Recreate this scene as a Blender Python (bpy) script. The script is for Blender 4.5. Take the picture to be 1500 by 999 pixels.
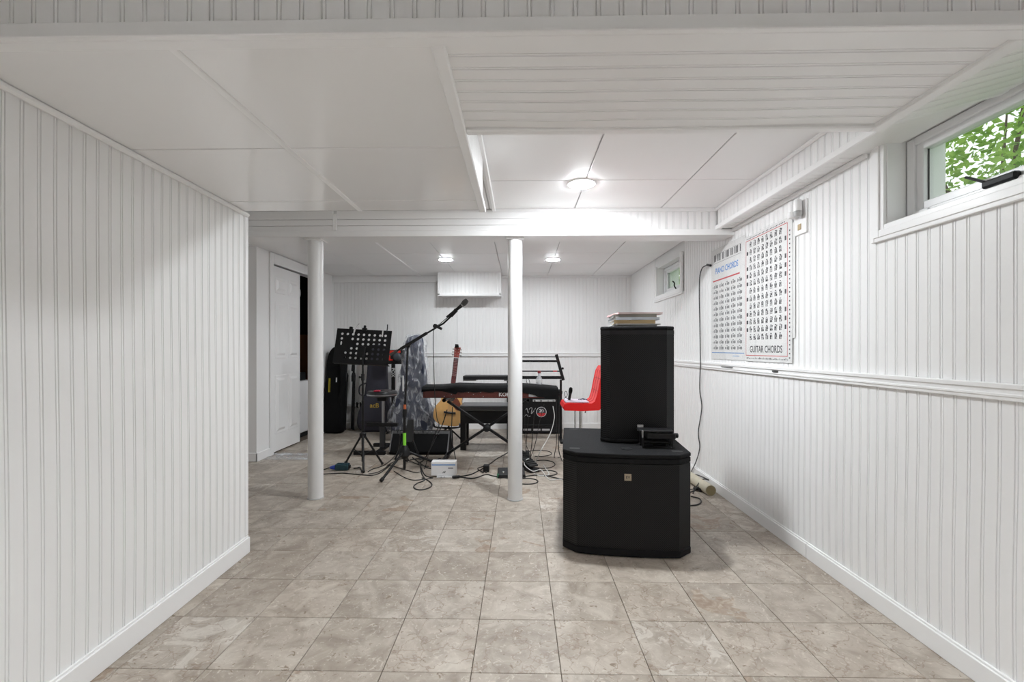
import bpy, bmesh, math, random
from mathutils import Vector, Matrix, noise
random.seed(7)
for o in list(bpy.data.objects): bpy.data.objects.remove(o)
C = bpy.context.scene.collection
SC = bpy.context.scene
PI = math.pi

# ------------------------------------------------------------------ camera
F = 665.0; CX = 750.0; HY = 511.0; CAMZ = 1.10; YAW = 0.018
cam_d = bpy.data.cameras.new('camera'); cam = bpy.data.objects.new('camera', cam_d); C.objects.link(cam)
cam_d.sensor_width = 36.0; cam_d.lens = F/1500*36.0
cam_d.shift_y = (HY-499.5)/1500.0
cam_d.clip_start = 0.02; cam_d.clip_end = 200
cam.location = (0, 0, CAMZ); cam.rotation_euler = (PI/2, 0, YAW)
SC.camera = cam
# ------------------------------------------------------------------ world and exposure
W = bpy.data.worlds.new('world'); SC.world = W; W.use_nodes = True
bg = W.node_tree.nodes['Background']
bg.inputs[0].default_value = (0.93, 0.96, 1.0, 1); bg.inputs[1].default_value = 1.6
SC.view_settings.view_transform = 'Standard'; SC.view_settings.look = 'None'
SC.view_settings.gamma = 1.0; SC.view_settings.use_curve_mapping = False
SC.view_settings.exposure = 0.10
SC.cycles.max_bounces = 9; SC.cycles.diffuse_bounces = 7; SC.cycles.glossy_bounces = 4; SC.cycles.transparent_max_bounces = 16
LAMP = 600.0           # radiance of the ceiling lamp in front of the beam
LAMP_FAR = 270.0       # radiance of the two far ceiling lamps
LAMP_FILL = 980.0      # radiance of the unseen fill lamps added behind the camera

# ------------------------------------------------------------------ pixel helpers (1500x999 photograph)
def ray(px, py):
    a = Vector((-math.sin(YAW), math.cos(YAW), 0)); r = Vector((math.cos(YAW), math.sin(YAW), 0))
    return a + r*((px-CX)/F) + Vector((0, 0, 1))*((HY-py)/F)
EYE = Vector((0, 0, CAMZ))
def on_z(px, py, z=0.0):
    d = ray(px, py); return EYE + d*((z-CAMZ)/d.z)
def on_y(px, py, y):
    d = ray(px, py); return EYE + d*(y/d.y)
def on_x(px, py, x):
    d = ray(px, py); return EYE + d*(x/d.x)

# ------------------------------------------------------------------ materials
MATS = {}
def nodes_of(m): return m.node_tree.nodes, m.node_tree.links
def mat(name, col, rough=0.5, metal=0.0, bump=0.0, bscale=40.0, var=0.0, vscale=8.0, emit=0.0, spec=0.5, coat=0.0, alpha=1.0, sheen=0.0):
    if name in MATS: return MATS[name]
    m = bpy.data.materials.new(name); m.use_nodes = True; N, L = nodes_of(m)
    b = N['Principled BSDF']
    c4 = (*col, 1)
    b.inputs['Base Color'].default_value = c4
    b.inputs['Roughness'].default_value = rough; b.inputs['Metallic'].default_value = metal
    b.inputs['Specular IOR Level'].default_value = spec
    b.inputs['Coat Weight'].default_value = coat; b.inputs['Coat Roughness'].default_value = 0.08
    b.inputs['Sheen Weight'].default_value = sheen
    b.inputs['Alpha'].default_value = alpha
    g = N.new('ShaderNodeNewGeometry')
    n = N.new('ShaderNodeTexNoise'); n.inputs['Scale'].default_value = vscale; n.inputs['Detail'].default_value = 5
    L.new(g.outputs['Position'], n.inputs['Vector'])
    if var > 0:
        mx = N.new('ShaderNodeMix'); mx.data_type = 'RGBA'
        mx.inputs[6].default_value = tuple(max(0, x*(1-var)) for x in col)+(1,)
        mx.inputs[7].default_value = tuple(min(1, x*(1+var)) for x in col)+(1,)
        L.new(n.outputs['Fac'], mx.inputs[0]); L.new(mx.outputs[2], b.inputs['Base Color'])
    else:
        rr = N.new('ShaderNodeMapRange'); rr.inputs[3].default_value = max(0, rough-0.04); rr.inputs[4].default_value = min(1, rough+0.04)
        L.new(n.outputs['Fac'], rr.inputs[0]); L.new(rr.outputs[0], b.inputs['Roughness'])
    if bump > 0:
        n2 = N.new('ShaderNodeTexNoise'); n2.inputs['Scale'].default_value = bscale; n2.inputs['Detail'].default_value = 4
        L.new(g.outputs['Position'], n2.inputs['Vector'])
        bp = N.new('ShaderNodeBump'); bp.inputs['Strength'].default_value = bump; bp.inputs['Distance'].default_value = 0.01
        L.new(n2.outputs['Fac'], bp.inputs['Height']); L.new(bp.outputs[0], b.inputs['Normal'])
    if emit > 0:
        b.inputs['Emission Color'].default_value = (0.925, 0.968, 1.0, 1); b.inputs['Emission Strength'].default_value = emit
    MATS[name] = m
    return m
WHITE = mat('white_paint', (0.92, 0.92, 0.918), 0.42, bump=0.05, bscale=25)
TRIM = mat('white_trim', (0.92, 0.92, 0.92), 0.32, bump=0.04, bscale=30)
PANEL = mat('glossy_panel', (0.93, 0.93, 0.93), 0.13, bump=0.10, bscale=3.0)
CEILP = mat('ceiling_panel', (0.93, 0.93, 0.93), 0.4, bump=0.04, bscale=6)
BACKING = mat('white_backing', (0.80, 0.80, 0.80), 0.6)
BLACK = mat('black_metal', (0.007, 0.007, 0.008), 0.42, spec=0.35)
BLACKP = mat('black_plastic', (0.009, 0.009, 0.010), 0.5, bump=0.1, bscale=200, spec=0.35)
BLACKC = mat('black_cloth', (0.007, 0.007, 0.0075), 0.9, bump=0.3, bscale=150, spec=0.2)
TEXBLK = mat('textured_black_paint', (0.010, 0.010, 0.011), 0.75, bump=0.35, bscale=300, spec=0.15)
RUBBER = mat('rubber', (0.014, 0.014, 0.014), 0.7)
CHROME = mat('chrome', (0.75, 0.75, 0.76), 0.12, metal=1.0)
STEEL = mat('steel', (0.35, 0.35, 0.36), 0.35, metal=1.0)
RED = mat('red_vinyl', (0.80, 0.012, 0.012), 0.35, bump=0.06, bscale=60)
REDWOOD = mat('dark_red_panel', (0.10, 0.018, 0.013), 0.4, var=0.35, vscale=60)
BRASS = mat('badge_metal', (0.42, 0.36, 0.27), 0.35, metal=0.8)
GREYBAG = mat('slate_fabric', (0.050, 0.049, 0.067), 0.8, bump=0.3, bscale=180)
GREYPIPE = mat('slate_piping', (0.03, 0.03, 0.04), 0.7)
GOLD = mat('gold_print', (0.62, 0.42, 0.06), 0.5)
YELLOW = mat('yellow_print', (0.62, 0.50, 0.03), 0.6)
WHITEPR = mat('white_print', (0.80, 0.80, 0.80), 0.5)
PAPER = mat('paper', (0.74, 0.74, 0.73), 0.6)
INK = mat('black_ink', (0.03, 0.03, 0.035), 0.5)
BLUEINK = mat('blue_ink', (0.03, 0.22, 0.60), 0.5)
REDINK = mat('red_ink', (0.55, 0.035, 0.04), 0.5)
GREEN = mat('green_label', (0.25, 0.75, 0.05), 0.5)
WOODT = mat('spruce', (0.82, 0.47, 0.17), 0.3, var=0.15, vscale=20)
MAHOG = mat('mahogany', (0.20, 0.055, 0.03), 0.35, var=0.2, vscale=30)
FRETB = mat('dark_fretboard', (0.035, 0.028, 0.028), 0.5)
BROWN = mat('brown_board', (0.16, 0.055, 0.018), 0.6, var=0.2, vscale=12)
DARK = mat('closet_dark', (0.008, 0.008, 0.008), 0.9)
CABLE = mat('cable_black', (0.012, 0.012, 0.012), 0.45)
CABLEG = mat('cable_grey', (0.06, 0.06, 0.062), 0.5)
CABLEW = mat('cable_white', (0.70, 0.70, 0.68), 0.5)
BLUEP = mat('blue_plastic', (0.02, 0.06, 0.40), 0.35)
TEAL = mat('dark_teal_metal', (0.03, 0.075, 0.095), 0.22, metal=0.4)
VINYL = mat('vinyl_white', (0.80, 0.80, 0.81), 0.3)
GASKET = mat('gasket', (0.05, 0.05, 0.05), 0.6)
LENS = mat('lamp_lens', (1, 1, 1), 0.4, emit=LAMP)
LENSF = mat('lamp_lens_far', (1, 1, 1), 0.4, emit=LAMP_FAR)
LENS_FILL = mat('fill_lens', (1, 1, 1), 0.4, emit=LAMP_FILL)  # glow of the added fill lamps, out of view
LEAF = None
BARK = mat('bark', (0.10, 0.07, 0.05), 0.9)
GRASS = mat('grass', (0.10, 0.22, 0.04), 0.9, var=0.4, vscale=5)
CARD = mat('tan_roll', (0.50, 0.46, 0.36), 0.7, var=0.12, vscale=30)
CARDEND = mat('tan_roll_end', (0.30, 0.25, 0.14), 0.8, var=0.2, vscale=60)
BEIGE = mat('beige_board', (0.52, 0.40, 0.24), 0.6)
PINK = mat('pink_cover', (0.72, 0.45, 0.45), 0.5)
LILAC = mat('lilac_cloth', (0.72, 0.66, 0.76), 0.8, bump=0.3, bscale=60)
NAVY = mat('navy_print', (0.03, 0.03, 0.09), 0.7)
SKYC = mat('plate_grey', (0.5, 0.5, 0.5), 0.4)

def m_tile():
    m = bpy.data.materials.new('stone_tile'); m.use_nodes = True; N, L = nodes_of(m); b = N['Principled BSDF']
    g = N.new('ShaderNodeNewGeometry'); oi = N.new('ShaderNodeObjectInfo')
    sc = N.new('ShaderNodeMath'); sc.operation = 'MULTIPLY'; sc.inputs[1].default_value = 61.0; L.new(oi.outputs['Random'], sc.inputs[0])
    cb = N.new('ShaderNodeCombineXYZ'); L.new(sc.outputs[0], cb.inputs[2]); L.new(sc.outputs[0], cb.inputs[0])
    ad = N.new('ShaderNodeVectorMath'); ad.operation = 'ADD'; L.new(g.outputs['Position'], ad.inputs[0]); L.new(cb.outputs[0], ad.inputs[1])
    ro = N.new('ShaderNodeVectorRotate'); ro.rotation_type = 'Z_AXIS'; L.new(ad.outputs[0], ro.inputs['Vector']); L.new(sc.outputs[0], ro.inputs['Angle'])
    V = ro.outputs[0]
    def nz(scale, detail=6, dist=0.0, rough=0.6):
        n = N.new('ShaderNodeTexNoise'); n.inputs['Scale'].default_value = scale; n.inputs['Detail'].default_value = detail
        n.inputs['Distortion'].default_value = dist; n.inputs['Roughness'].default_value = rough; L.new(V, n.inputs['Vector']); return n
    def ramp(src, stops):
        r = N.new('ShaderNodeValToRGB'); L.new(src, r.inputs[0])
        while len(r.color_ramp.elements) < len(stops): r.color_ramp.elements.new(0.5)
        for e, (p, c) in zip(r.color_ramp.elements, stops): e.position = p; e.color = (*c, 1)
        return r.outputs[0]
    def mixc(fac, a, bcol):
        x = N.new('ShaderNodeMix'); x.data_type = 'RGBA'
        L.new(fac, x.inputs[0])
        for s, i in ((a, 6), (bcol, 7)):
            if isinstance(s, tuple): x.inputs[i].default_value = (*s, 1)
            else: L.new(s, x.inputs[i])
        return x.outputs[2]
    def mul(a, c):
        x = N.new('ShaderNodeMath'); x.operation = 'MULTIPLY'; L.new(a, x.inputs[0])
        if isinstance(c, float): x.inputs[1].default_value = c
        else: L.new(c, x.inputs[1])
        return x.outputs[0]
    base = ramp(nz(9, 9, 0.8).outputs['Fac'], [(0.30, (0.29, 0.245, 0.200)), (0.5, (0.41, 0.358, 0.303)), (0.68, (0.52, 0.47, 0.407))])
    # tile to tile tint
    tint = ramp(oi.outputs['Random'], [(0.0, (0.86, 0.84, 0.82)), (0.5, (1.0, 1.0, 1.0)), (1.0, (1.07, 1.06, 1.05))])
    tm = N.new('ShaderNodeMix'); tm.data_type = 'RGBA'; tm.blend_type = 'MULTIPLY'; tm.inputs[0].default_value = 1.0
    L.new(base, tm.inputs[6]); L.new(tint, tm.inputs[7]); col = tm.outputs[2]
    # pale fossil flecks and dark pits
    fl = ramp(nz(30, 4, 2.0).outputs['Fac'], [(0.58, (0, 0, 0)), (0.68, (0.8, 0.8, 0.8))]); col = mixc(fl, col, (0.60, 0.55, 0.48))
    pit = ramp(nz(34, 4, 1.0).outputs['Fac'], [(0.31, (0.9, 0.9, 0.9)), (0.375, (0, 0, 0))]); col = mixc(pit, col, (0.22, 0.165, 0.115))
    # brown patches on some tiles
    rf = N.new('ShaderNodeMath'); rf.operation = 'FRACT'; L.new(mul(oi.outputs['Random'], 7.31), rf.inputs[0])
    pm = ramp(rf.outputs[0], [(0.80, (0, 0, 0)), (0.82, (0.8, 0.8, 0.8))])
    pn = ramp(nz(4.2, 4, 0.6).outputs['Fac'], [(0.57, (0, 0, 0)), (0.60, (1, 1, 1))])
    pb = ramp(nz(30, 5, 0.8).outputs['Fac'], [(0.40, (0.27, 0.19, 0.135)), (0.56, (0.36, 0.28, 0.21)), (0.68, (0.48, 0.40, 0.32))])
    col = mixc(mul(pm, pn), col, pb)
    # white breccia veins on a few tiles
    vf = N.new('ShaderNodeMath'); vf.operation = 'FRACT'; L.new(mul(oi.outputs['Random'], 13.7), vf.inputs[0])
    vm = ramp(vf.outputs[0], [(0.86, (0, 0, 0)), (0.88, (0.75, 0.75, 0.75))])
    vn = ramp(nz(5.5, 6, 2.2).outputs['Fac'], [(0.50, (0, 0, 0)), (0.56, (0.8, 0.8, 0.8)), (0.70, (0.5, 0.5, 0.5))])
    col = mixc(mul(vm, vn), col, (0.66, 0.62, 0.56))
    vo = N.new('ShaderNodeTexVoronoi'); vo.feature = 'DISTANCE_TO_EDGE'; vo.inputs['Scale'].default_value = 7.0
    nv = nz(6, 4); av = N.new('ShaderNodeVectorMath'); av.operation = 'ADD'; L.new(V, av.inputs[0])
    sv = N.new('ShaderNodeVectorMath'); sv.operation = 'SCALE'; sv.inputs['Scale'].default_value = 0.25; L.new(nv.outputs['Color'], sv.inputs[0]); L.new(sv.outputs[0], av.inputs[1])
    L.new(av.outputs[0], vo.inputs['Vector'])
    cr = ramp(vo.outputs['Distance'], [(0.0, (0.75, 0.75, 0.75)), (0.025, (0, 0, 0))])
    cm = ramp(vf.outputs[0], [(0.45, (0.12, 0.12, 0.12)), (0.75, (0.9, 0.9, 0.9))])
    col = mixc(mul(cr, cm), col, (0.24, 0.17, 0.12))
    L.new(col, b.inputs['Base Color'])
    b.inputs['Roughness'].default_value = 0.42; b.inputs['Specular IOR Level'].default_value = 0.4
    bp = N.new('ShaderNodeBump'); bp.inputs['Strength'].default_value = 0.15; bp.inputs['Distance'].default_value = 0.004
    L.new(nz(50, 4).outputs['Fac'], bp.inputs['Height']); L.new(bp.outputs[0], b.inputs['Normal'])
    return m
TILE = m_tile()
GROUT = mat('dark_grout', (0.13, 0.105, 0.08), 0.9)

def m_grille(name, scale):
    m = bpy.data.materials.new(name); m.use_nodes = True; N, L = nodes_of(m); b = N['Principled BSDF']
    tc = N.new('ShaderNodeTexCoord'); sp = N.new('ShaderNodeSeparateXYZ'); L.new(tc.outputs['Object'], sp.inputs[0])
    ad = N.new('ShaderNodeMath'); ad.operation = 'ADD'; L.new(sp.outputs['X'], ad.inputs[0]); L.new(sp.outputs['Y'], ad.inputs[1])
    cb = N.new('ShaderNodeCombineXYZ'); L.new(ad.outputs[0], cb.inputs[0]); L.new(sp.outputs['Z'], cb.inputs[1])
    rt = N.new('ShaderNodeVectorRotate'); rt.rotation_type = 'Z_AXIS'; rt.inputs['Angle'].default_value = PI/4; L.new(cb.outputs[0], rt.inputs['Vector'])
    v = N.new('ShaderNodeTexVoronoi'); v.voronoi_dimensions = '2D'; v.inputs['Scale'].default_value = scale; v.inputs['Randomness'].default_value = 0.0
    L.new(rt.outputs[0], v.inputs['Vector'])
    r = N.new('ShaderNodeValToRGB'); L.new(v.outputs['Distance'], r.inputs[0])
    r.color_ramp.elements[0].position = 0.36; r.color_ramp.elements[0].color = (0.0005, 0.0005, 0.0005, 1)
    r.color_ramp.elements[1].position = 0.46; r.color_ramp.elements[1].color = (0.021, 0.021, 0.022, 1)
    L.new(r.outputs[0], b.inputs['Base Color']); b.inputs['Roughness'].default_value = 0.5; b.inputs['Specular IOR Level'].default_value = 0.2
    bp = N.new('ShaderNodeBump'); bp.inputs['Strength'].default_value = 0.5; bp.inputs['Distance'].default_value = 0.003
    L.new(r.outputs[0], bp.inputs['Height']); L.new(bp.outputs[0], b.inputs['Normal'])
    return m
GRILLE = m_grille('steel_grille', 125.0)
GRILLE2 = m_grille('amp_grille_cloth', 260.0)

def m_glass():
    m = bpy.data.materials.new('window_glass'); m.use_nodes = True; N, L = nodes_of(m)
    N.remove(N['Principled BSDF'])
    t = N.new('ShaderNodeBsdfTransparent'); gl = N.new('ShaderNodeBsdfGlossy'); gl.inputs['Roughness'].default_value = 0.02
    t.inputs[0].default_value = (0.93, 0.95, 0.93, 1)
    mx = N.new('ShaderNodeMixShader'); mx.inputs[0].default_value = 0.05; L.new(t.outputs[0], mx.inputs[1]); L.new(gl.outputs[0], mx.inputs[2])
    L.new(mx.outputs[0], N['Material Output'].inputs[0]); return m
GLASS = m_glass()
def m_leaf():
    m = bpy.data.materials.new('leaf'); m.use_nodes = True; N, L = nodes_of(m); b = N['Principled BSDF']
    g = N.new('ShaderNodeNewGeometry'); n = N.new('ShaderNodeTexNoise'); n.inputs['Scale'].default_value = 5.0; L.new(g.outputs['Position'], n.inputs['Vector'])
    r = N.new('ShaderNodeValToRGB'); L.new(n.outputs['Fac'], r.inputs[0])
    r.color_ramp.elements[0].position = 0.35; r.color_ramp.elements[0].color = (0.16, 0.32, 0.04, 1)
    r.color_ramp.elements[1].position = 0.65; r.color_ramp.elements[1].color = (0.42, 0.62, 0.14, 1)
    L.new(r.outputs[0], b.inputs['Base Color']); b.inputs['Roughness'].default_value = 0.5
    tr = N.new('ShaderNodeBsdfTranslucent'); L.new(r.outputs[0], tr.inputs[0])
    mx = N.new('ShaderNodeMixShader'); mx.inputs[0].default_value = 0.5; L.new(b.outputs[0], mx.inputs[1]); L.new(tr.outputs[0], mx.inputs[2])
    L.new(mx.outputs[0], N['Material Output'].inputs[0]); return m
LEAF = m_leaf()
def m_film(name, alo, ahi, scale, tint=(0.78, 0.80, 0.84)):
    m = bpy.data.materials.new(name); m.use_nodes = True; N, L = nodes_of(m); b = N['Principled BSDF']
    g = N.new('ShaderNodeNewGeometry'); mp = N.new('ShaderNodeMapping'); mp.inputs['Scale'].default_value = (1, 1, 0.45); L.new(g.outputs['Position'], mp.inputs[0])
    n = N.new('ShaderNodeTexNoise'); n.inputs['Scale'].default_value = scale; n.inputs['Detail'].default_value = 6; n.inputs['Distortion'].default_value = 1.2
    L.new(mp.outputs[0], n.inputs['Vector'])
    r = N.new('ShaderNodeMapRange'); r.inputs[1].default_value = 0.48; r.inputs[2].default_value = 0.68; r.inputs[3].default_value = alo; r.inputs[4].default_value = ahi
    L.new(n.outputs['Fac'], r.inputs[0]); L.new(r.outputs[0], b.inputs['Alpha'])
    b.inputs['Base Color'].default_value = (*tint, 1); b.inputs['Roughness'].default_value = 0.12; b.inputs['Specular IOR Level'].default_value = 1.0
    bp = N.new('ShaderNodeBump'); bp.inputs['Strength'].default_value = 0.9; bp.inputs['Distance'].default_value = 0.02
    L.new(n.outputs['Fac'], bp.inputs['Height']); L.new(bp.outputs[0], b.inputs['Normal']); return m
FILM = m_film('crumpled_plastic_film', 0.10, 0.55, 16)
FILM2 = m_film('floor_plastic_film', 0.25, 0.9, 10)
LAMIN = m_film('poster_laminate', 0.015, 0.06, 9, (0.9, 0.9, 0.92))
NAVYBAG = mat('navy_fabric', (0.030, 0.036, 0.065), 0.55, bump=0.5, bscale=22, var=0.5, vscale=14)

# ------------------------------------------------------------------ mesh helpers
class MB:
    def __init__(s): s.v = []; s.f = []
    def add(s, vs, fs):
        o = len(s.v); s.v += [Vector(v) for v in vs]; s.f += [tuple(i+o for i in f) for f in fs]; return s
    def box(s, c, d, M=None):
        x, y, z = d[0]/2, d[1]/2, d[2]/2; c = Vector(c)
        vs = [Vector((a*x, b*y, e*z)) for e in (-1, 1) for b in (-1, 1) for a in (-1, 1)]
        if M is not None: vs = [M @ v for v in vs]
        return s.add([c+v for v in vs], [(0, 2, 3, 1), (4, 5, 7, 6), (0, 1, 5, 4), (2, 6, 7, 3), (0, 4, 6, 2), (1, 3, 7, 5)])
    def b2(s, p, q):
        p, q = Vector(p), Vector(q); return s.box((p+q)/2, q-p)
    def bar(s, p, q, w, h, up=(0, 0, 1)):
        p, q = Vector(p), Vector(q); d = (q-p); l = d.length; d.normalize(); up = Vector(up)
        x = d.cross(up)
        if x.length < 1e-4: x = d.cross(Vector((0, 1, 0)))
        x.normalize(); u = x.cross(d); M = Matrix((x, d, u)).transposed()
        return s.box((p+q)/2, (w, l, h), M)
    def quad(s, a, b, c, d): return s.add([a, b, c, d], [(0, 1, 2, 3)])
    def tube(s, pts, r, n=8, cap=True):
        pts = [Vector(p) for p in pts]; m = len(pts)
        rs = r if isinstance(r, (list, tuple)) else [r]*m
        T0 = (pts[1]-pts[0]).normalized(); ref = Vector((0, 0, 1)) if abs(T0.z) < 0.9 else Vector((1, 0, 0))
        U = T0.cross(ref).normalized(); vs = []
        for i in range(m):
            t = (pts[min(i+1, m-1)]-pts[max(i-1, 0)])
            if t.length < 1e-9: t = T0
            t.normalize(); U = (U - t*U.dot(t))
            if U.length < 1e-6: U = t.cross(Vector((1, 0.3, 0.2)))
            U.normalize(); Vv = t.cross(U)
            for k in range(n):
                a = 2*PI*k/n; vs.append(pts[i]+(U*math.cos(a)+Vv*math.sin(a))*rs[i])
        fs = [(i*n+k, i*n+(k+1) % n, (i+1)*n+(k+1) % n, (i+1)*n+k) for i in range(m-1) for k in range(n)]
        if cap: fs += [tuple(range(n))[::-1], tuple((m-1)*n+k for k in range(n))]
        return s.add(vs, fs)
    def lathe(s, prof, n=24, c=(0, 0, 0), M=None):
        c = Vector(c); vs = []; m = len(prof)
        for r, z in prof:
            for k in range(n):
                a = 2*PI*k/n; v = Vector((r*math.cos(a), r*math.sin(a), z)); vs.append(c+(M @ v if M is not None else v))
        fs = [(i*n+k, i*n+(k+1) % n, (i+1)*n+(k+1) % n, (i+1)*n+k) for i in range(m-1) for k in range(n)]
        fs += [tuple(range(n))[::-1], tuple((m-1)*n+k for k in range(n))]
        return s.add(vs, fs)
    def prism(s, pts, z0, z1):               # outline in xy, extruded in z
        n = len(pts); vs = [(x, y, z0) for x, y in pts]+[(x, y, z1) for x, y in pts]
        return s.add(vs, [tuple(range(n))[::-1], tuple(range(n, 2*n))]+[(i, (i+1) % n, n+(i+1) % n, n+i) for i in range(n)])
    def slab(s, pts, layers, ysign=1):       # outline in xz, layers = (y, scale)
        n = len(pts); cx = sum(p[0] for p in pts)/n; cz = sum(p[1] for p in pts)/n; vs = []
        for y, k in layers:
            for x, z in pts: vs.append((cx+(x-cx)*k, y, cz+(z-cz)*k))
        m = len(layers)
        fs = [(j*n+i, j*n+(i+1) % n, (j+1)*n+(i+1) % n, (j+1)*n+i) for j in range(m-1) for i in range(n)]
        vs += [(cx, layers[0][0], cz), (cx, layers[-1][0], cz)]; a, b = len(vs)-2, len(vs)-1
        fs += [(a, (i+1) % n, i) for i in range(n)]+[(b, (m-1)*n+i, (m-1)*n+(i+1) % n) for i in range(n)]
        return s.add(vs, fs)
    def map(s, fn): s.v = [Vector(fn(v)) for v in s.v]; return s
    def mesh(s, name, m, bevel=0.0, smooth=False, seg=1):
        me = bpy.data.meshes.new(name); me.from_pydata([tuple(v) for v in s.v], [], s.f)
        bm = bmesh.new(); bm.from_mesh(me)
        bmesh.ops.recalc_face_normals(bm, faces=bm.faces)
        if bevel > 0:
            ed = [e for e in bm.edges if len(e.link_faces) == 2 and e.calc_face_angle(0) > 0.6]
            if ed: bmesh.ops.bevel(bm, geom=ed, offset=bevel, segments=seg, affect='EDGES', profile=0.5, clamp_overlap=True)
        bm.to_mesh(me); bm.free(); me.materials.append(m)
        if smooth:
            for p in me.polygons: p.use_smooth = True
            if smooth != 'all':
                try: me.set_sharp_from_angle(angle=0.7)
                except Exception: pass
        return me
def link(name, me, parent=None, loc=None):
    o = bpy.data.objects.new(name, me); C.objects.link(o)
    if parent is not None: o.parent = parent
    if loc is not None: o.location = loc
    return o
def tag(o, label=None, cat=None, group=None, kind=None):
    if label: o['label'] = label
    if cat: o['category'] = cat
    if group: o['group'] = group
    if kind: o['kind'] = kind
    return o
def thing(name, label, cat, loc=(0, 0, 0), rz=0.0, group=None, rot=None):
    o = bpy.data.objects.new(name, None); C.objects.link(o); o.location = loc; o.empty_display_size = 0.1
    o.rotation_euler = rot if rot else (0, 0, rz)
    return tag(o, label, cat, group)
def part(name, mb, m, parent, bevel=0.0, smooth=False, label=None, seg=1, kind=None):
    o = link(name, mb.mesh(name, m, bevel, smooth, seg), parent)
    return tag(o, label, kind=kind)
def solo(name, mb, m, label, cat, bevel=0.0, smooth=False, group=None, seg=1):
    return tag(link(name, mb.mesh(name, m, bevel, smooth, seg)), label, cat, group)
def struct(name, mb, m, bevel=0.0, smooth=False):
    return tag(link(name, mb.mesh(name, m, bevel, smooth)), kind='structure')
def clone(o, parent=None):
    c = o.copy(); C.objects.link(c); c.parent = parent
    for ch in list(o.children): clone(ch, c)
    return c
def text_mb(txt, size, M, depth=0.0006, font_shear=0.0):
    cu = bpy.data.curves.new('t', 'FONT'); cu.body = txt; cu.size = size; cu.extrude = depth/2; cu.shear = font_shear
    cu.offset = size*0.012; cu.align_x = 'CENTER'; cu.align_y = 'CENTER'; cu.resolution_u = 3
    ob = bpy.data.objects.new('t', cu); me = bpy.data.meshes.new_from_object(ob)
    mb = MB(); mb.add([M @ v.co for v in me.vertices], [tuple(p.vertices) for p in me.polygons])
    bpy.data.objects.remove(ob); bpy.data.curves.remove(cu); bpy.data.meshes.remove(me)
    return mb
def cat(pts, sub=6):
    P = [Vector(p) for p in pts]; P = [P[0]*2-P[1]]+P+[P[-1]*2-P[-2]]; out = []
    for i in range(1, len(P)-2):
        for k in range(sub):
            t = k/sub; a, b, c, d = P[i-1], P[i], P[i+1], P[i+2]
            out.append(0.5*((2*b)+(c-a)*t+(2*a-5*b+4*c-d)*t*t+(3*b-a-3*c+d)*t**3))
    out.append(P[-2]); return out

# ------------------------------------------------------------------ room dimensions
XR = 1.515                                   # right wall face
def xl(y): return -1.43-0.045*(y-1.4)        # left wall face
YL = 2.42                                    # far end of the left wall
ZS = 1.83; ZC = 2.10                         # soffit and ceiling heights
YB = 6.22                                    # back wall
XD = -2.57                                   # closet door wall
YJ = 4.38                                    # jog wall facing the room
YF = -2.6                                    # wall behind the camera
YBM = 3.25                                   # ceiling beam

# beadboard profile: flat board, groove, bead, groove
def bead_profile(w, d=0.0050):
    return [(0, -d), (0.0010, -d), (0.0019, 0), (w-0.0110, 0), (w-0.0101, -d), (w-0.0084, -d), (w-0.0075, -0.0004), (w-0.0020, -0.0004), (w-0.0010, -d), (w, -d)]
def bead_profile_far(w, d=0.0045):
    return [(0, -d), (0.0035, 0), (w-0.0105, 0), (w-0.008, -d), (w-0.005, 0), (w-0.002, 0), (w, -d)]
def plank_mb(u, v, n, w, L, prof, segs=1, wav=None):
    u, v, n = Vector(u), Vector(v), Vector(n); mb = MB(); m = len(prof); vs = []
    for j in range(segs+1):
        t = j/segs
        for a, d in prof:
            p = u*a+n*d+v*(L*t)
            if wav: p = p+wav(t)
            vs.append(p)
    fs = [(j*m+i, j*m+i+1, (j+1)*m+i+1, (j+1)*m+i) for j in range(segs) for i in range(m-1)]
    mb.add(vs, fs)
    c = (vs[m]-vs[0]).cross(vs[1]-vs[0])
    return mb
def planks(parent, O, u, v, n, w, count, L, segs=1, wav=None, m=WHITE, name='plank'):
    O, u = Vector(O), Vector(u)
    me = plank_mb(u, v, n, w, L, bead_profile(w), segs, wav).mesh(name, m)
    return [link(name, me, parent, O+u*(w*k)) for k in range(count)]
def beadboard(parent, O, u, v, n, w, count, L, m=WHITE, name='beadboard'):
    O, u = Vector(O), Vector(u); mb = MB()
    for k in range(count):
        q = plank_mb(u, v, n, w, L, bead_profile_far(w)); q.v = [p+O+u*(w*k) for p in q.v]; mb.add(q.v, q.f)
    return tag(link(name, mb.mesh(name, m), parent), kind='stuff')

# ------------------------------------------------------------------ floor
fl = struct('floor', MB().b2((-3.4, YF-0.1, -0.10), (1.75, 6.45, -0.006)), GROUT)
S = 0.3048; TX0 = 0.139; TY0 = 1.54
tile_meshes = {}
def tile_mesh(x0, x1, y0, y1):
    key = (round(x1-x0, 3), round(y1-y0, 3))
    if key not in tile_meshes:
        g = 0.0013; tile_meshes[key] = MB().b2((g, g, -0.009), (key[0]-g, key[1]-g, 0)).mesh('tile', TILE, bevel=0.0012)
    return tile_meshes[key]
for j in range(-4, 16):
    y0 = TY0+S*j; y1 = min(y0+S, YB-0.01)
    for i in range(-11, 6):
        x0 = TX0+S*i; x1 = min(x0+S, XR-0.005)
        if x1-x0 < 0.03 or y1-y0 < 0.03: continue
        if y1 < 2.4 and x1 < -1.50: continue
        if x1 < XD and y0 > 4.3: continue
        if y0 < 4.3 and x1 < -3.25: continue
        t = link('tile', tile_mesh(x0, x1, y0, y1), fl, (x0, y0, random.uniform(-0.0006, 0.0)))
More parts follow.
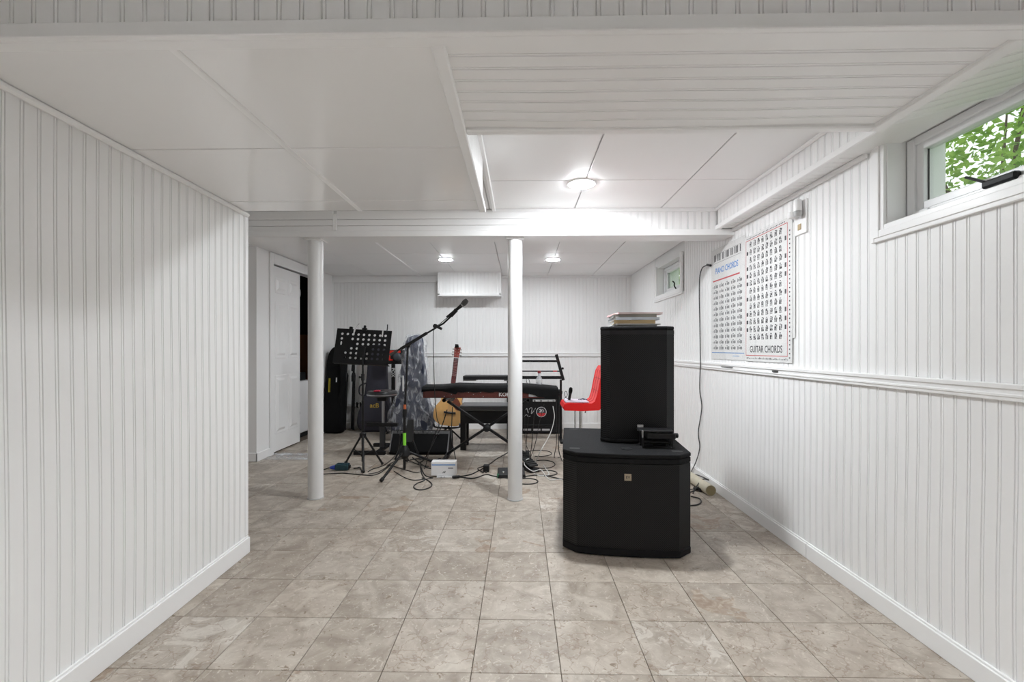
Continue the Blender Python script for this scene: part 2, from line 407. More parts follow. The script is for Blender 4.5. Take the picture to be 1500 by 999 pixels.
# ------------------------------------------------------------------ left wall
ul = Vector((-0.045, 1, 0)).normalized(); nl = Vector((ul.y, -ul.x, 0))
wl = struct('wall_left', MB().add(
    [(xl(YF)-0.006, YF, 0), (xl(YL)-0.006, YL, 0), (xl(YL)-0.11, YL, 0), (xl(YF)-0.11, YF, 0),
     (xl(YF)-0.006, YF, ZC+0.05), (xl(YL)-0.006, YL, ZC+0.05), (xl(YL)-0.11, YL, ZC+0.05), (xl(YF)-0.11, YF, ZC+0.05)],
    [(0, 1, 2, 3), (4, 7, 6, 5), (0, 4, 5, 1), (1, 5, 6, 2), (2, 6, 7, 3), (3, 7, 4, 0)]), BACKING)
W1 = 0.049
NL = 36; start = YL-0.012-NL*W1*ul.y
for k in range(NL):
    ys = start+W1*k*ul.y
    wv = (lambda ph, am: (lambda t: ul*(am*math.sin(PI*t*1.6+ph))))(0.35, 0.006)
    me = plank_mb(ul, (0, 0, 1), nl, W1, 1.82 if ys > 1.0 else ZC, bead_profile(W1), 10, wv).mesh('plank', WHITE)
    link('plank', me, wl, (xl(ys), ys, 0.0))
struct('baseboard_left', MB().bar(Vector((xl(-1.0), -1.0, 0.042))+nl*0.007, Vector((xl(YL), YL+0.012, 0.042))+nl*0.007, 0.014, 0.084)
       .bar(Vector((xl(-1.0), -1.0, 0.088))+nl*0.004, Vector((xl(YL), YL+0.009, 0.088))+nl*0.004, 0.008, 0.010), TRIM, bevel=0.002)
struct('trim_1', MB().bar((xl(YL)-0.012, YL+0.006, 0.09), (xl(YL)-0.012+0.0, YL+0.006, 1.82), 0.026, 0.030, up=(0, 1, 0)), TRIM, bevel=0.004)
struct('trim_2', MB().bar(Vector((xl(1.06), 1.06, ZS-0.012))+nl*0.011, Vector((xl(YL), YL, ZS-0.012))+nl*0.011, 0.022, 0.022), TRIM, bevel=0.007)

# ------------------------------------------------------------------ right wall with window openings
NW = dict(y0=1.16, y1=1.905, z0=1.615, z1=1.955)     # near opening
FW = dict(y0=4.31, y1=5.05, z0=1.68, z1=1.985)       # far opening
xb = XR+0.006; xo = XR+0.24
wr_mb = MB()
for a, b, c, d in ((YF, 6.45, -0.0, NW['z0']), (YF, NW['y0'], NW['z0'], 2.2), (NW['y0'], NW['y1'], NW['z1'], 2.2), (NW['y1'], FW['y0'], NW['z0'], 2.2),
                   (FW['y0'], FW['y1'], NW['z0'], FW['z0']), (FW['y0'], FW['y1'], FW['z1'], 2.2), (FW['y1'], 6.45, NW['z0'], 2.2)):
    wr_mb.b2((xb, a, c), (xo, b, d))
wr = struct('wall_right', wr_mb, BACKING)
nr = (-1, 0, 0)
Y0R = 0.98; YSP = 3.43
n_near = int((YSP-Y0R)/W1)
planks(wr, (XR, Y0R, 0.0), (0, 1, 0), (0, 0, 1), nr, W1, n_near, 0.945, 8, lambda t: Vector((0, 0.004*math.sin(PI*1.7*t), 0)))
k1 = int(round((1.965-Y0R)/W1))
planks(wr, (XR, Y0R, 0.985), (0, 1, 0), (0, 0, 1), nr, W1, k1, 0.57)
planks(wr, (XR, Y0R+k1*W1, 0.985), (0, 1, 0), (0, 0, 1), nr, W1, n_near-k1, 1.00)
yf = Y0R+n_near*W1
nfar = int((YB-yf)/W1)+1
beadboard(wr, (XR, yf, 0.0), (0, 1, 0), (0, 0, 1), nr, W1, nfar, 0.945)
ka = int((4.25-yf)/W1); kb = int((5.11-yf)/W1)+1
beadboard(wr, (XR, yf, 0.985), (0, 1, 0), (0, 0, 1), nr, W1, ka, 1.13)
beadboard(wr, (XR, yf+ka*W1, 0.985), (0, 1, 0), (0, 0, 1), nr, W1, kb-ka, 0.65)
beadboard(wr, (XR, yf+kb*W1, 0.985), (0, 1, 0), (0, 0, 1), nr, W1, nfar-kb, 1.13)
struct('baseboard_right', MB().b2((XR-0.014, 2.415, 0), (XR, YB, 0.075)).b2((XR-0.008, 2.415, 0.075), (XR, YB, 0.084))
       .b2((XR-0.014, -1.5, 0), (XR, 2.411, 0.075)).b2((XR-0.008, -1.5, 0.075), (XR, 2.411, 0.084)), TRIM, bevel=0.002)
struct('trim_3', MB().b2((XR-0.014, -1.0, 0.938), (XR, YB, 0.985)).b2((XR-0.020, -1.0, 0.975), (XR, YB, 0.993)).b2((XR-0.018, -1.0, 0.950), (XR, YB, 0.962)), TRIM, bevel=0.003)

for px0, px1, py in ((1056, 1072, 534), (1131, 1138, 538.5)):
    pa, pb2 = on_x(px0, py, XR-0.0215), on_x(px1, py+1.5, XR-0.0215)
    part('scuff', MB().b2((XR-0.0222, min(pa.y, pb2.y), 0.966 if px0 < 1100 else 0.963), (XR-0.0139, max(pa.y, pb2.y), 0.969 if px0 < 1100 else 0.972)), GASKET, bpy.data.objects['trim_3'])
# ------------------------------------------------------------------ back wall
wb = struct('wall_back', MB().b2((-2.75, YB+0.006, 0), (1.75, YB+0.2, 2.2)), BACKING)
nb = (0, -1, 0); cnt = int((XR-XD)/W1)+1
beadboard(wb, (XD, YB, 0.0), (1, 0, 0), (0, 0, 1), nb, W1, cnt, 1.0)
beadboard(wb, (XD, YB, 1.04), (1, 0, 0), (0, 0, 1), nb, W1, cnt, 1.06)
struct('trim_4', MB().b2((XD, YB-0.016, 0.995), (XR, YB, 1.045)).b2((XD, YB-0.022, 1.035), (XR, YB, 1.052)), TRIM, bevel=0.003)
struct('baseboard_back', MB().b2((XD, YB-0.014, 0), (XR, YB, 0.085)), TRIM, bevel=0.003)
struct('trim_5', MB().b2((XD, YB-0.05, 2.01), (-1.07, YB, ZC)), TRIM, bevel=0.004)
struct('trim_6', MB().b2((-0.25, YB-0.018, 2.075), (XR, YB, ZC)), TRIM, bevel=0.004)
struct('trim_7', MB().b2((-0.86, YB-0.012, 1.05), (-0.79, YB, 1.80)), TRIM, bevel=0.003)
# boxed bulkhead on the back wall
bk = struct('ceiling_bulkhead', MB().b2((-1.065, 5.905, 1.80), (-0.255, YB, ZC)), BACKING)
beadboard(bk, (-1.065, 5.90, 1.82), (1, 0, 0), (0, 0, 1), nb, 0.0506, 16, 0.28)
part('trim_strip', MB().b2((-1.075, 5.888, 1.788), (-0.245, 5.91, 1.822)), TRIM, bk, bevel=0.003)
part('trim_strip', MB().b2((-1.075, 5.888, 1.80), (-1.045, 5.91, 2.09)), TRIM, bk, bevel=0.003)
part('trim_strip', MB().b2((-0.275, 5.888, 1.80), (-0.245, 5.91, 2.09)), TRIM, bk, bevel=0.003)

# ------------------------------------------------------------------ hidden enclosure, jog wall, closet wall
struct('wall_front', MB().b2((-3.4, YF-0.2, 0), (1.75, YF, 2.2)), WHITE)
struct('wall_passage', MB().b2((-3.4, 2.0, 0), (xl(YL)-0.105, 2.2, 2.2)).b2((-3.4, 2.2, 0), (-3.25, YJ+0.2, 2.2)), WHITE)
struct('wall_jog', MB().b2((-3.3, YJ, 0), (XD, YJ+0.15, 2.2)), WHITE)
struct('baseboard_jog', MB().b2((-3.25, YJ-0.014, 0), (XD+0.014, YJ, 0.085)).b2((XD, YJ-0.014, 0), (XD+0.014, 4.60, 0.085)), TRIM, bevel=0.004)
# closet wall: solid until the door casing, open to the closet beyond, solid again
struct('wall_closet', MB().b2((XD-0.1, YJ+0.15, 0), (XD, 4.66, 2.2)).b2((XD-0.1, 4.66, 1.99), (XD, 5.78, 2.2)).b2((XD-0.1, 5.78, 0), (XD, YB+0.1, 2.2)), WHITE)
struct('trim_8', MB().b2((XD, 4.60, 0), (XD+0.018, 4.665, 2.095)).b2((XD, 4.665, 1.985), (XD+0.018, 5.775, 2.095)).b2((XD, 5.775, 0), (XD+0.018, 5.85, 2.095)), TRIM, bevel=0.004)
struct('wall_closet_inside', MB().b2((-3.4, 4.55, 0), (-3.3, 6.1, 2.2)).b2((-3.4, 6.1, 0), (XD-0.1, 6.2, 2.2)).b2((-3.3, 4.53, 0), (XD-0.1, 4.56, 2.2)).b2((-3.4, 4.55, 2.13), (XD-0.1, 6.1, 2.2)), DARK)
dr = struct('door_1', MB().b2((XD-0.045, 4.672, 0.015), (XD-0.008, 5.27, 1.972)), TRIM, bevel=0.003)
for cy in (4.672+0.165, 4.672+0.435):
    for z0, z1 in ((0.20, 0.82), (1.00, 1.60), (1.69, 1.87)):
        pm = MB().b2((XD-0.012, cy-0.11, z0), (XD-0.004, cy+0.11, z1))
        po = part('panel', pm, TRIM, dr, bevel=0.003)
        part('raised_field', MB().add([(XD-0.004, cy-0.085, z0+0.03), (XD-0.004, cy+0.085, z0+0.03), (XD-0.004, cy+0.085, z1-0.03), (XD-0.004, cy-0.085, z1-0.03),
              (XD+0.008, cy-0.06, z0+0.055), (XD+0.008, cy+0.06, z0+0.055), (XD+0.008, cy+0.06, z1-0.055), (XD+0.008, cy-0.06, z1-0.055)],
              [(4, 5, 6, 7), (0, 1, 5, 4), (1, 2, 6, 5), (2, 3, 7, 6), (3, 0, 4, 7)]), TRIM, po)
t = thing('washing_machine', 'white appliance standing in the dark closet doorway', 'appliance', (-2.98, 5.60, 0))
part('body', MB().b2((-0.28, -0.22, 0.06), (0.28, 0.30, 0.70)), VINYL, t, bevel=0.01)
part('base', MB().b2((-0.25, -0.20, 0.0), (0.25, 0.28, 0.06)), DARK, t)
part('keyhole', MB().b2((0.28, -0.10, 0.30), (0.283, -0.085, 0.33)), INK, t)
t = thing('black_box', 'black box with small glints lying on the white appliance in the closet', 'box', (-2.98, 5.60, 0.70))
part('body', MB().b2((-0.2, -0.18, 0), (0.22, 0.2, 0.10)), BLACKP, t, bevel=0.008)
part('knob', MB().lathe([(0.012, 0.0), (0.012, 0.02), (0.006, 0.024)], 12, (0.1, -0.1, 0.10)), CHROME, t)
part('knob', MB().lathe([(0.012, 0.0), (0.012, 0.02), (0.006, 0.024)], 12, (0.16, 0.0, 0.10)), CHROME, t)
solo('plywood_board', MB().b2((-3.2, 6.05, 0.0), (-2.69, 6.08, 1.29)), BROWN, 'brown wooden board standing inside the dark closet', 'board', bevel=0.003)
t = thing('duct_pipe', 'shiny ribbed metal duct high inside the dark closet', 'duct', (-2.95, 5.65, 1.80))
part('tube', MB().tube([(-0.2+0.02*i, 0.01*math.sin(i*2.4), 0) for i in range(20)], [0.045+0.006*(i % 2) for i in range(20)], 14), STEEL, t, smooth='all')
part('bracket', MB().b2((-0.01, -0.012, 0.04), (0.01, 0.012, 0.33)), STEEL, t)

# ------------------------------------------------------------------ ceiling
ce = struct('ceiling', MB().b2((-3.4, YF-0.2, ZC+0.012), (1.76, 6.45, 2.25)), BACKING)
def panel(parent, x0, x1, y0, y1, z, m, name='panel', g=0.003, th=0.008):
    return part(name, MB().b2((x0+g, y0+g, z), (x1-g, y1-g, z+th)), m, parent, bevel=0.0018)
GX = [-3.27, -2.66, -2.05, -1.44, -0.83, -0.22, 0.388, 1.0, 1.52]
GX2 = [-3.27, -2.57, -1.98, -1.37, -0.85, -0.24, 0.37, 0.98, 1.52]
for gx, ys in ((GX, [YF, -2.1, -1.49, -0.88, -0.27, 0.34, 0.95, 1.53, 2.10, 2.70, 3.25]), (GX2, [3.42, 4.14, 4.75, 5.36, 5.97, YB])):
    for y0, y1 in zip(ys, ys[1:]):
        for x0, x1 in zip(gx, gx[1:]):
            if x1 < -1.43 and y1 < 2.2: continue
            if x1 < XD+0.05 and y0 > 4.3: continue
            panel(ce, x0, min(x1, 1.515), y0, y1, ZC, CEILP)
part('batten', MB().b2((-1.40, 3.42, ZC-0.012), (-1.345, YB-0.05, ZC)), TRIM, ce, bevel=0.003)
# left soffit with glossy panels
so = struct('soffit_left', MB().b2((-1.60, 1.06, ZS+0.012), (-0.21, 2.385, ZC+0.01)), BACKING)
for x0, x1 in ((-1.47, -0.843), (-0.843, -0.205)):
    for y0, y1 in ((1.08, 1.64), (1.64, 2.227), (2.227, 2.385)):
        po = panel(so, x0, x1, y0, y1, ZS, PANEL)
part('seam_strip', MB().b2((-0.856, 1.08, ZS-0.004), (-0.832, 2.385, ZS+0.004)), TRIM, so, bevel=0.002)
part('edge_strip', MB().b2((-0.215, 1.08, ZS-0.010), (-0.180, 2.395, ZS+0.012)), TRIM, so, bevel=0.004)
planks(so, (-0.196, 1.53, ZS+0.01), (0, 1, 0), (0, 0, 1), (1, 0, 0), W1, 17, 0.26)
part('edge_strip', MB().b2((-0.20, 1.53, ZC-0.02), (-0.175, 3.25, ZC)), TRIM, so, bevel=0.004)
# front beam, whose beaded face looks at the camera, and the beaded soffit behind it
sf = struct('soffit_right', MB().b2((-1.62, 1.045, ZS+0.012), (XR, 1.065, 2.2)).b2((-0.205, 1.065, ZS+0.012), (1.17, 1.505, ZC+0.01))
            .add([(1.17, 1.065, ZS+0.014), (1.62, 1.065, 1.964), (1.62, 1.505, 1.964), (1.17, 1.505, ZS+0.014), (1.17, 1.065, ZC), (1.62, 1.065, ZC), (1.62, 1.505, ZC), (1.17, 1.505, ZC)],
                 [(0, 3, 2, 1), (4, 5, 6, 7), (0, 1, 5, 4), (1, 2, 6, 5), (2, 3, 7, 6), (3, 0, 4, 7)]), BACKING)
WS = 0.0526
planks(sf, (-1.50, 1.04, ZS+0.02), (1, 0, 0), (0, 0, 1), (0, -1, 0), WS, 57, 0.26)
part('face_trim', MB().b2((-1.50, 1.026, ZS-0.012), (XR, 1.042, ZS+0.022)).b2((-1.50, 1.043, ZS-0.0115), (XR, 1.078, ZS-0.001)), TRIM, sf, bevel=0.002)
WS2 = 0.0535
for k in range(8):
    ys = 1.079+WS2*k
    wv = (lambda a: (lambda t: Vector((0, a*math.sin(t*9.0+0.5)*math.exp(-((t-0.35)/0.28)**2), 0.4*a*math.cos(t*7)))))(0.0012+0.0012*k)
    me = plank_mb((0, 1, 0), (1, 0, 0), (0, 0, -1), WS2, 1.355, bead_profile(WS2), 16, wv).mesh('plank', WHITE)
    link('plank', me, sf, (-0.18, ys, ZS))
    vd = Vector((0.45, 0, 0.12)).normalized()
    link('plank', plank_mb((0, 1, 0), vd, (vd.z, 0, -vd.x), WS2, 0.46, bead_profile(WS2)).mesh('plank', WHITE), sf, (1.175, ys, ZS))
part('edge_strip', MB().b2((1.155, 1.078, ZS-0.010), (1.195, 1.53, ZS+0.010)), TRIM, sf, bevel=0.003)
part('edge_strip', MB().b2((-0.18, 1.502, ZS-0.008), (1.17, 1.535, ZS+0.012)), TRIM, sf, bevel=0.004)
part('edge_strip', MB().bar((1.17, 1.519, ZS+0.003), (1.62, 1.519, 1.953), 0.03, 0.014), TRIM, sf, bevel=0.003)
# boxed run along the right wall
ZB = 1.952; XB = 1.395
bx = struct('soffit_box', MB().b2((XB+0.006, 1.51, ZB+0.006), (XR+0.005, YBM, ZC+0.01)), BACKING)
planks(bx, (XB, 1.52, ZB+0.015), (0, 1, 0), (0, 0, 1), (-1, 0, 0), W1, 35, 0.14)
planks(bx, (XB+0.01, 2.01, ZB), (0, 1, 0), (1, 0, 0), (0, 0, -1), W1, 25, 0.12)
part('flat_board', MB().b2((XB, 1.53, ZB-0.004), (XR+0.06, 2.003, ZB+0.006)), TRIM, bx, bevel=0.001)
part('edge_strip', MB().b2((XB-0.012, 1.53, ZB-0.010), (XB+0.020, YBM, ZB+0.022)), TRIM, bx, bevel=0.004)
part('edge_strip', MB().b2((XR-0.022, 2.0, ZB-0.022), (XR, YBM, ZB)), TRIM, bx, bevel=0.006)
part('edge_strip', MB().b2((XB-0.016, 1.53, ZC-0.022), (XB, YBM, ZC)), TRIM, bx, bevel=0.006)
# ceiling beam over the posts
bm_ = struct('ceiling_beam', MB().b2((-3.25, YBM+0.006, 1.915), (XR+0.005, 3.42, ZC+0.01)), BACKING)
xs = on_y(491, 330, YBM).x; xe = on_y(831, 330, YBM).x; xq = on_y(1049, 330, YBM).x
zs = [1.945, 1.985, 2.03, 2.095]
for a, b in ((-3.2, xs-0.012), (xs+0.012, xe)):
    for z0, z1 in zip(zs, zs[1:]):
        part('board', MB().b2((a+0.001, YBM-0.008, z0+0.0012), (b-0.001, YBM+0.006, z1-0.0012)), TRIM, bm_, bevel=0.0025)
part('joint_strip', MB().b2((xs-0.014, YBM-0.013, 1.95), (xs+0.014, YBM+0.004, 2.07)), TRIM, bm_, bevel=0.003)
nn = int((xq-xe)/W1)
planks(bm_, (xe+0.004, YBM-0.004, 1.945), (1, 0, 0), (0, 0, 1), (0, -1, 0), (xq-xe)/nn, nn, 0.13)
part('lower_trim', MB().b2((-3.2, YBM-0.016, 1.905), (XR, YBM+0.008, 1.948)), TRIM, bm_, bevel=0.003)
part('upper_trim', MB().b2((-0.18, YBM-0.014, 2.075), (XB, YBM+0.006, ZC)), TRIM, bm_, bevel=0.003)
part('underside', MB().b2((-3.2, YBM, 1.905), (XR, 3.42, 1.916)), TRIM, bm_, bevel=0.002)

# ------------------------------------------------------------------ windows
def window(name, w, latch_y, crank):
    y0, y1, z0, z1 = w['y0'], w['y1'], w['z0'], w['z1']
    c = 0.066
    cas = MB()
    for k, (ii, th) in enumerate(((0.0, 0.012), (0.020, 0.019), (0.048, 0.015))):
        oo = (0.022, 0.050, c)[k]
        cas.b2((XR-th, y1+ii, z0-oo), (XR, y1+oo, z1+0.02)); cas.b2((XR-th, y0-oo, z0-oo), (XR, y0-ii, z1+0.02)); cas.b2((XR-th, y0-ii, z0-oo), (XR, y1+ii, z0-ii))
    r = tag(link(name, cas.mesh(name, TRIM, 0.002)), kind='structure')
    xf = XR+0.075
    part('jamb', MB().b2((XR, y1-0.004, z0), (xf, y1+0.002, z1)).b2((XR, y0-0.002, z0), (xf, y0+0.004, z1)).b2((XR, y0, z0-0.002), (xf, y1, z0+0.004)), TRIM, r)
    def frame(nm, a, b, g, h, x0, x1, m, par):
        return part(nm, MB().b2((x0, a, g), (x1, a+0.035, h)).b2((x0, b-0.035, g), (x1, b, h)).b2((x0, a+0.035, g), (x1, b-0.035, g+0.035)).b2((x0, a+0.035, h-0.030), (x1, b-0.035, h)), m, par, bevel=0.003)
    frame('window_frame', y0+0.004, y1-0.008, z0+0.004, z1-0.004, xf, xf+0.07, VINYL, r)
    sa = frame('sash', y0+0.030, y1-0.036, z0+0.036, z1-0.030, xf+0.012, xf+0.055, VINYL, r)
    part('gasket', MB().b2((xf+0.030, y0+0.060, z0+0.066), (xf+0.034, y0+0.068, z1-0.056)).b2((xf+0.030, y1-0.075, z0+0.066), (xf+0.034, y1-0.067, z1-0.056)), GASKET, sa)
    part('pane', MB().b2((xf+0.036, y0+0.06, z0+0.066), (xf+0.040, y1-0.066, z1-0.055)), GLASS, sa)
    if crank:
        hd = part('latch', MB().b2((xf-0.012, latch_y-0.05, z0+0.006), (xf+0.012, latch_y+0.05, z0+0.026)), BLACKP, r, bevel=0.004)
        part('crank_arm', MB().tube(cat([(xf-0.006, latch_y+0.01, z0+0.022), (xf-0.02, latch_y+0.03, z0+0.06), (xf-0.02, latch_y+0.03, z0+0.09), (xf-0.03, latch_y+0.05, z0+0.11)], 4), 0.007, 8), BLACKP, hd, smooth=True)
    else:
        hd = part('latch', MB().b2((xf-0.014, latch_y-0.055, z0+0.030), (xf+0.012, latch_y+0.055, z0+0.056)), BLACKP, r, bevel=0.006)
        part('latch_lever', MB().bar((xf-0.004, latch_y+0.045, z0+0.052), (xf-0.012, latch_y+0.105, z0+0.092), 0.018, 0.008), BLACKP, hd, bevel=0.002)
        part('screw', MB().lathe([(0.006, 0), (0.006, 0.004), (0.003, 0.006)], 10, (xf, y1-0.11, z0+0.028), Matrix.Rotation(-PI/2, 3, 'Y')), STEEL, r)
    return r
window('window_1', NW, 1.53, False)
window('window_2', FW, 4.62, True)
# ------------------------------------------------------------------ outdoors, seen through the panes
struct('ground_outside', MB().b2((XR+0.245, -2, 1.35), (14, 26, 1.45)), GRASS)
def shrub(c, r, n, seed, label, stem_z):
    rnd = random.Random(seed); t = thing('shrub', label, 'shrub', (c[0], c[1], stem_z), group=None)
    c = Vector(c)-Vector((c[0], c[1], stem_z)); mb = MB(); st = MB()
    for i in range(n):
        while True:
            p = Vector((rnd.uniform(-1, 1), rnd.uniform(-1, 1), rnd.uniform(-1, 1)))
            if 0.25 < p.length < 1: break
        p = Vector((p.x*r[0], p.y*r[1], p.z*r[2]))+c
        if noise.noise(p*1.9+Vector((seed, 0, 0))) < -0.18: continue
        a = Vector((rnd.uniform(-1, 1), rnd.uniform(-1, 1), rnd.uniform(-1, .4))).normalized(); b = a.cross(Vector((rnd.uniform(-1, 1), rnd.uniform(-1, 1), rnd.uniform(-1, 1)))).normalized()
        s = rnd.uniform(0.05, 0.09)
        mb.add([p, p+a*s*0.5+b*s*0.3, p+a*s*1.1, p+a*s*0.5-b*s*0.3], [(0, 1, 2, 3)])
    for i in range(9):
        e = Vector((rnd.uniform(-.8, .8)*r[0], rnd.uniform(-.8, .8)*r[1], rnd.uniform(0, .8)*r[2]))+c
        st.tube([(0, 0, 0), Vector((0, 0, 0)).lerp(e, .5)+Vector((0, 0, .15)), e], [0.03, 0.018, 0.006], 6)
    part('foliage', mb, LEAF, t, kind='stuff'); part('stem', st, BARK, t)
    return t
shrub((4.4, 4.3, 2.85), (0.9, 2.6, 1.5), 17000, 3, 'leafy green shrub outside the large window', 1.45)
shrub((3.0, 8.6, 2.6), (0.8, 2.6, 1.4), 12000, 11, 'leafy green shrub outside the small far window', 1.45)

# ------------------------------------------------------------------ ceiling lamps
def lamp(x, y, z, m, label, group=None):
    t = thing('recessed_light', label, 'ceiling light', (x, y, z), group=group)
    part('trim_ring', MB().lathe([(0.076, 0.0), (0.076, -0.006), (0.086, -0.005), (0.090, 0.0)], 32), TRIM, t, smooth=True)
    part('lens', MB().lathe([(0.074, -0.001), (0.0735, -0.006), (0.070, -0.0085), (0.050, -0.0100), (0.020, -0.0105), (0.001, -0.0106)], 32), m, t, smooth=True)
    return t
p = on_z(852, 269, ZC); lamp(p.x, p.y, ZC, LENS, 'round recessed ceiling light in front of the beam')
p = on_z(653, 380, ZC); lamp(p.x, p.y, ZC, LENSF, 'round recessed ceiling light above the boom microphone')
p = on_z(810, 380, ZC); lamp(p.x, p.y, ZC, LENSF, 'round recessed ceiling light above the red stool')
def fill_light(x, y, lab):  # unseen fill lamps, added to brighten the soffits and near walls
    t = thing('fill_light', lab, 'ceiling light', (x, y, ZC), group='unseen fill lights added behind the camera')
    part('can', MB().lathe([(0.080, 0.0), (0.080, -0.110), (0.077, -0.110), (0.076, -0.012)], 32), TRIM, t, smooth=True)  # deep sleeve keeps the added light off the front beam face
    part('lens', MB().lathe([(0.074, -0.013), (0.074, -0.018), (0.001, -0.0182)], 32), LENS_FILL, t, smooth=True)
for x, y, lab in ((-0.70, -0.15, 'added fill light behind the camera on the left wall side'), (0.75, -0.15, 'added fill light behind the camera on the window side')):
    fill_light(x, y, lab)

# ------------------------------------------------------------------ posts
def post(px, label):
    p = on_z(px, 731, 0); t = thing('support_post', label, 'post', (p.x, 3.325, 0))
    part('shaft', MB().lathe([(0.053, 0.004), (0.053, 1.893)], 40), mat('post_paint', (0.80, 0.80, 0.80), 0.35), t, smooth=True)
    part('base_ring', MB().lathe([(0.058, 0.0), (0.058, 0.006), (0.053, 0.009)], 40), SKYC, t, smooth=True)
    part('cap_plate', MB().b2((-0.065, -0.06, 1.893), (0.065, 0.06, 1.904)), TRIM, t, bevel=0.002)
    return t
post(460, 'white round post standing beside the closet door'); post(754.5, 'white round post standing in front of the keyboard')

# ------------------------------------------------------------------ loudspeakers
def arc_front(hw, fl_, yc, yf, bulge, yb):
    pts = [(-hw, yb), (-hw, yc), (-fl_, yf)]
    for i in range(1, 8):
        u = -1+2*i/8; pts.append((fl_*u, yf-bulge*(1-u*u)))
    return pts+[(fl_, yf), (hw, yc), (hw, yb)]
def shrink(pts, k, dy=0.0):
    return [(x*k, y*k+dy) for x, y in pts]
def badge(parent, x, y, z, s, m, letters=True):
    b = part('badge', MB().b2((x-s/2, y-0.004, z-s/2), (x+s/2, y, z+s/2)), m, parent, bevel=0.001, label='square metal maker badge')
    M = Matrix.Translation((x, y-0.0045, z)) @ Matrix.Rotation(PI/2, 4, 'X')
    part('badge_letters', text_mb('EV', s*0.55, M, 0.001), INK if not letters else WHITEPR, b)
sub = thing('subwoofer', 'large black subwoofer cabinet with chamfered grille standing on the tiles', 'subwoofer', (0.607, 2.785, 0), -0.105)
o1 = arc_front(0.342, 0.268, -0.300, -0.372, 0.018, 0.385)
part('body', MB().prism(shrink(o1, 0.985, 0.004), 0.03, 0.52), TEXBLK, sub, bevel=0.002)
part('grille', MB().prism([(x*0.992, y+0.001) for x, y in o1 if y < 0.0], 0.045, 0.492), GRILLE, sub)
part('bottom_panel', MB().prism(o1, 0.004, 0.042), TEXBLK, sub, bevel=0.006, seg=2)
part('top_rim', MB().prism(shrink(o1, 0.997), 0.494, 0.521), TEXBLK, sub, bevel=0.003)
top = part('top_panel', MB().prism(o1, 0.524, 0.545), TEXBLK, sub, bevel=0.005, seg=2)
part('pole_cup', MB().lathe([(0.032, 0.5445), (0.032, 0.5475), (0.018, 0.5475), (0.017, 0.546)], 20, (0.01, -0.255, 0)), BLACKP, top, smooth=True)
for x, y in ((-0.275, -0.275), (0.275, -0.285), (-0.275, 0.33), (0.275, 0.33)):
    part('foot_recess', MB().b2((x-0.028, y-0.016, 0.5445), (x+0.028, y+0.016, 0.5458)), RUBBER, top, bevel=0.0005)
for x, y in ((-0.26, -0.25), (0.26, -0.25), (-0.26, 0.33), (0.26, 0.33)):
    part('foot', MB().lathe([(0.025, 0), (0.025, 0.005)], 12, (x, y, 0)), RUBBER, sub)
badge(sub, 0.0, -0.390, 0.425, 0.036, BRASS, False)
sp = thing('loudspeaker', 'tall black two-way loudspeaker standing on the subwoofer', 'loudspeaker', (0.705, 2.86, 0.5455), -0.07)
o2 = arc_front(0.216, 0.165, -0.150, -0.186, 0.008, 0.19)
o2 = [(x*(0.82 if y > 0.1 else 1), y) for x, y in o2]
part('body', MB().prism(shrink(o2, 0.98), 0.015, 0.675), TEXBLK, sp, bevel=0.003)
part('grille', MB().prism([(x*0.99, y+0.001) for x, y in o2 if y < 0.0], 0.030, 0.650), GRILLE, sp)
part('bottom_panel', MB().prism(o2, 0.005, 0.026), TEXBLK, sp, bevel=0.006, seg=2)
part('top_panel', MB().prism(o2, 0.664, 0.687), TEXBLK, sp, bevel=0.008, seg=2)
part('top_bezel', MB().prism([(x*0.994, y) for x, y in o2 if y < 0.0], 0.640, 0.664), BLACKP, sp)
for x, y in ((-0.13, -0.12), (0.13, -0.12), (-0.12, 0.15), (0.12, 0.15)):
    part('foot', MB().lathe([(0.016, 0), (0.016, 0.006)], 12, (x, y, 0)), RUBBER, sp)
badge(sp, 0.01, -0.195, 0.095, 0.034, SKYC, True)
# books on the loudspeaker
zb = 0.5455+0.6875
GREYCOV = mat('grey_cover', (0.20, 0.20, 0.19), 0.5); BLUECOV = mat('pale_blue_cover', (0.56, 0.60, 0.66), 0.5); TANCOV = mat('tan_cover', (0.50, 0.37, 0.20), 0.55)
books = [(0.250, 0.30, 0.011, 'thin grey-spined book at the bottom of the stack on the loudspeaker', GREYCOV, -0.02, 1),
         (0.262, 0.31, 0.006, 'thin white sheet-music book above the bottom grey one in the stack', PAPER, 0.06, 0),
         (0.240, 0.30, 0.021, 'thick tan-spined book in the middle of the stack', TANCOV, -0.04, 1),
         (0.255, 0.31, 0.017, 'pale blue book above the tan one in the stack', BLUECOV, 0.03, 1),
         (0.250, 0.30, 0.018, 'grey-spined book directly under the pink cover in the stack', mat('olive_grey_cover', (0.26, 0.25, 0.22), 0.5), -0.03, 1),
         (0.265, 0.31, 0.010, 'pink-covered book on top of the stack on the loudspeaker', PINK, 0.10, 0)]
for bw, bl, bh, lab, m, rz, sp_ in books:
    t = thing('book', lab, 'book', (0.700+rz*0.1, 2.86, zb), -0.07+rz, group='books stacked on the loudspeaker')
    part('page_block', MB().b2((-bw/2+0.003, -bl/2+0.003, 0.0015), (bw/2-0.004, bl/2-0.003, bh-0.0015)), PAPER, t)
    cv = MB().b2((-bw/2, -bl/2, 0), (bw/2, bl/2, 0.0014)).b2((-bw/2, -bl/2, bh-0.0014), (bw/2, bl/2, bh))
    cv.b2((-bw/2, -bl/2, 0.0014), (bw/2, -bl/2+0.002, bh-0.0014)) if sp_ else cv.b2((-bw/2, -bl/2, 0.0014), (-bw/2+0.0018, bl/2, bh-0.0014))
    part('cover', cv, m, t)
    zb += bh+0.0002
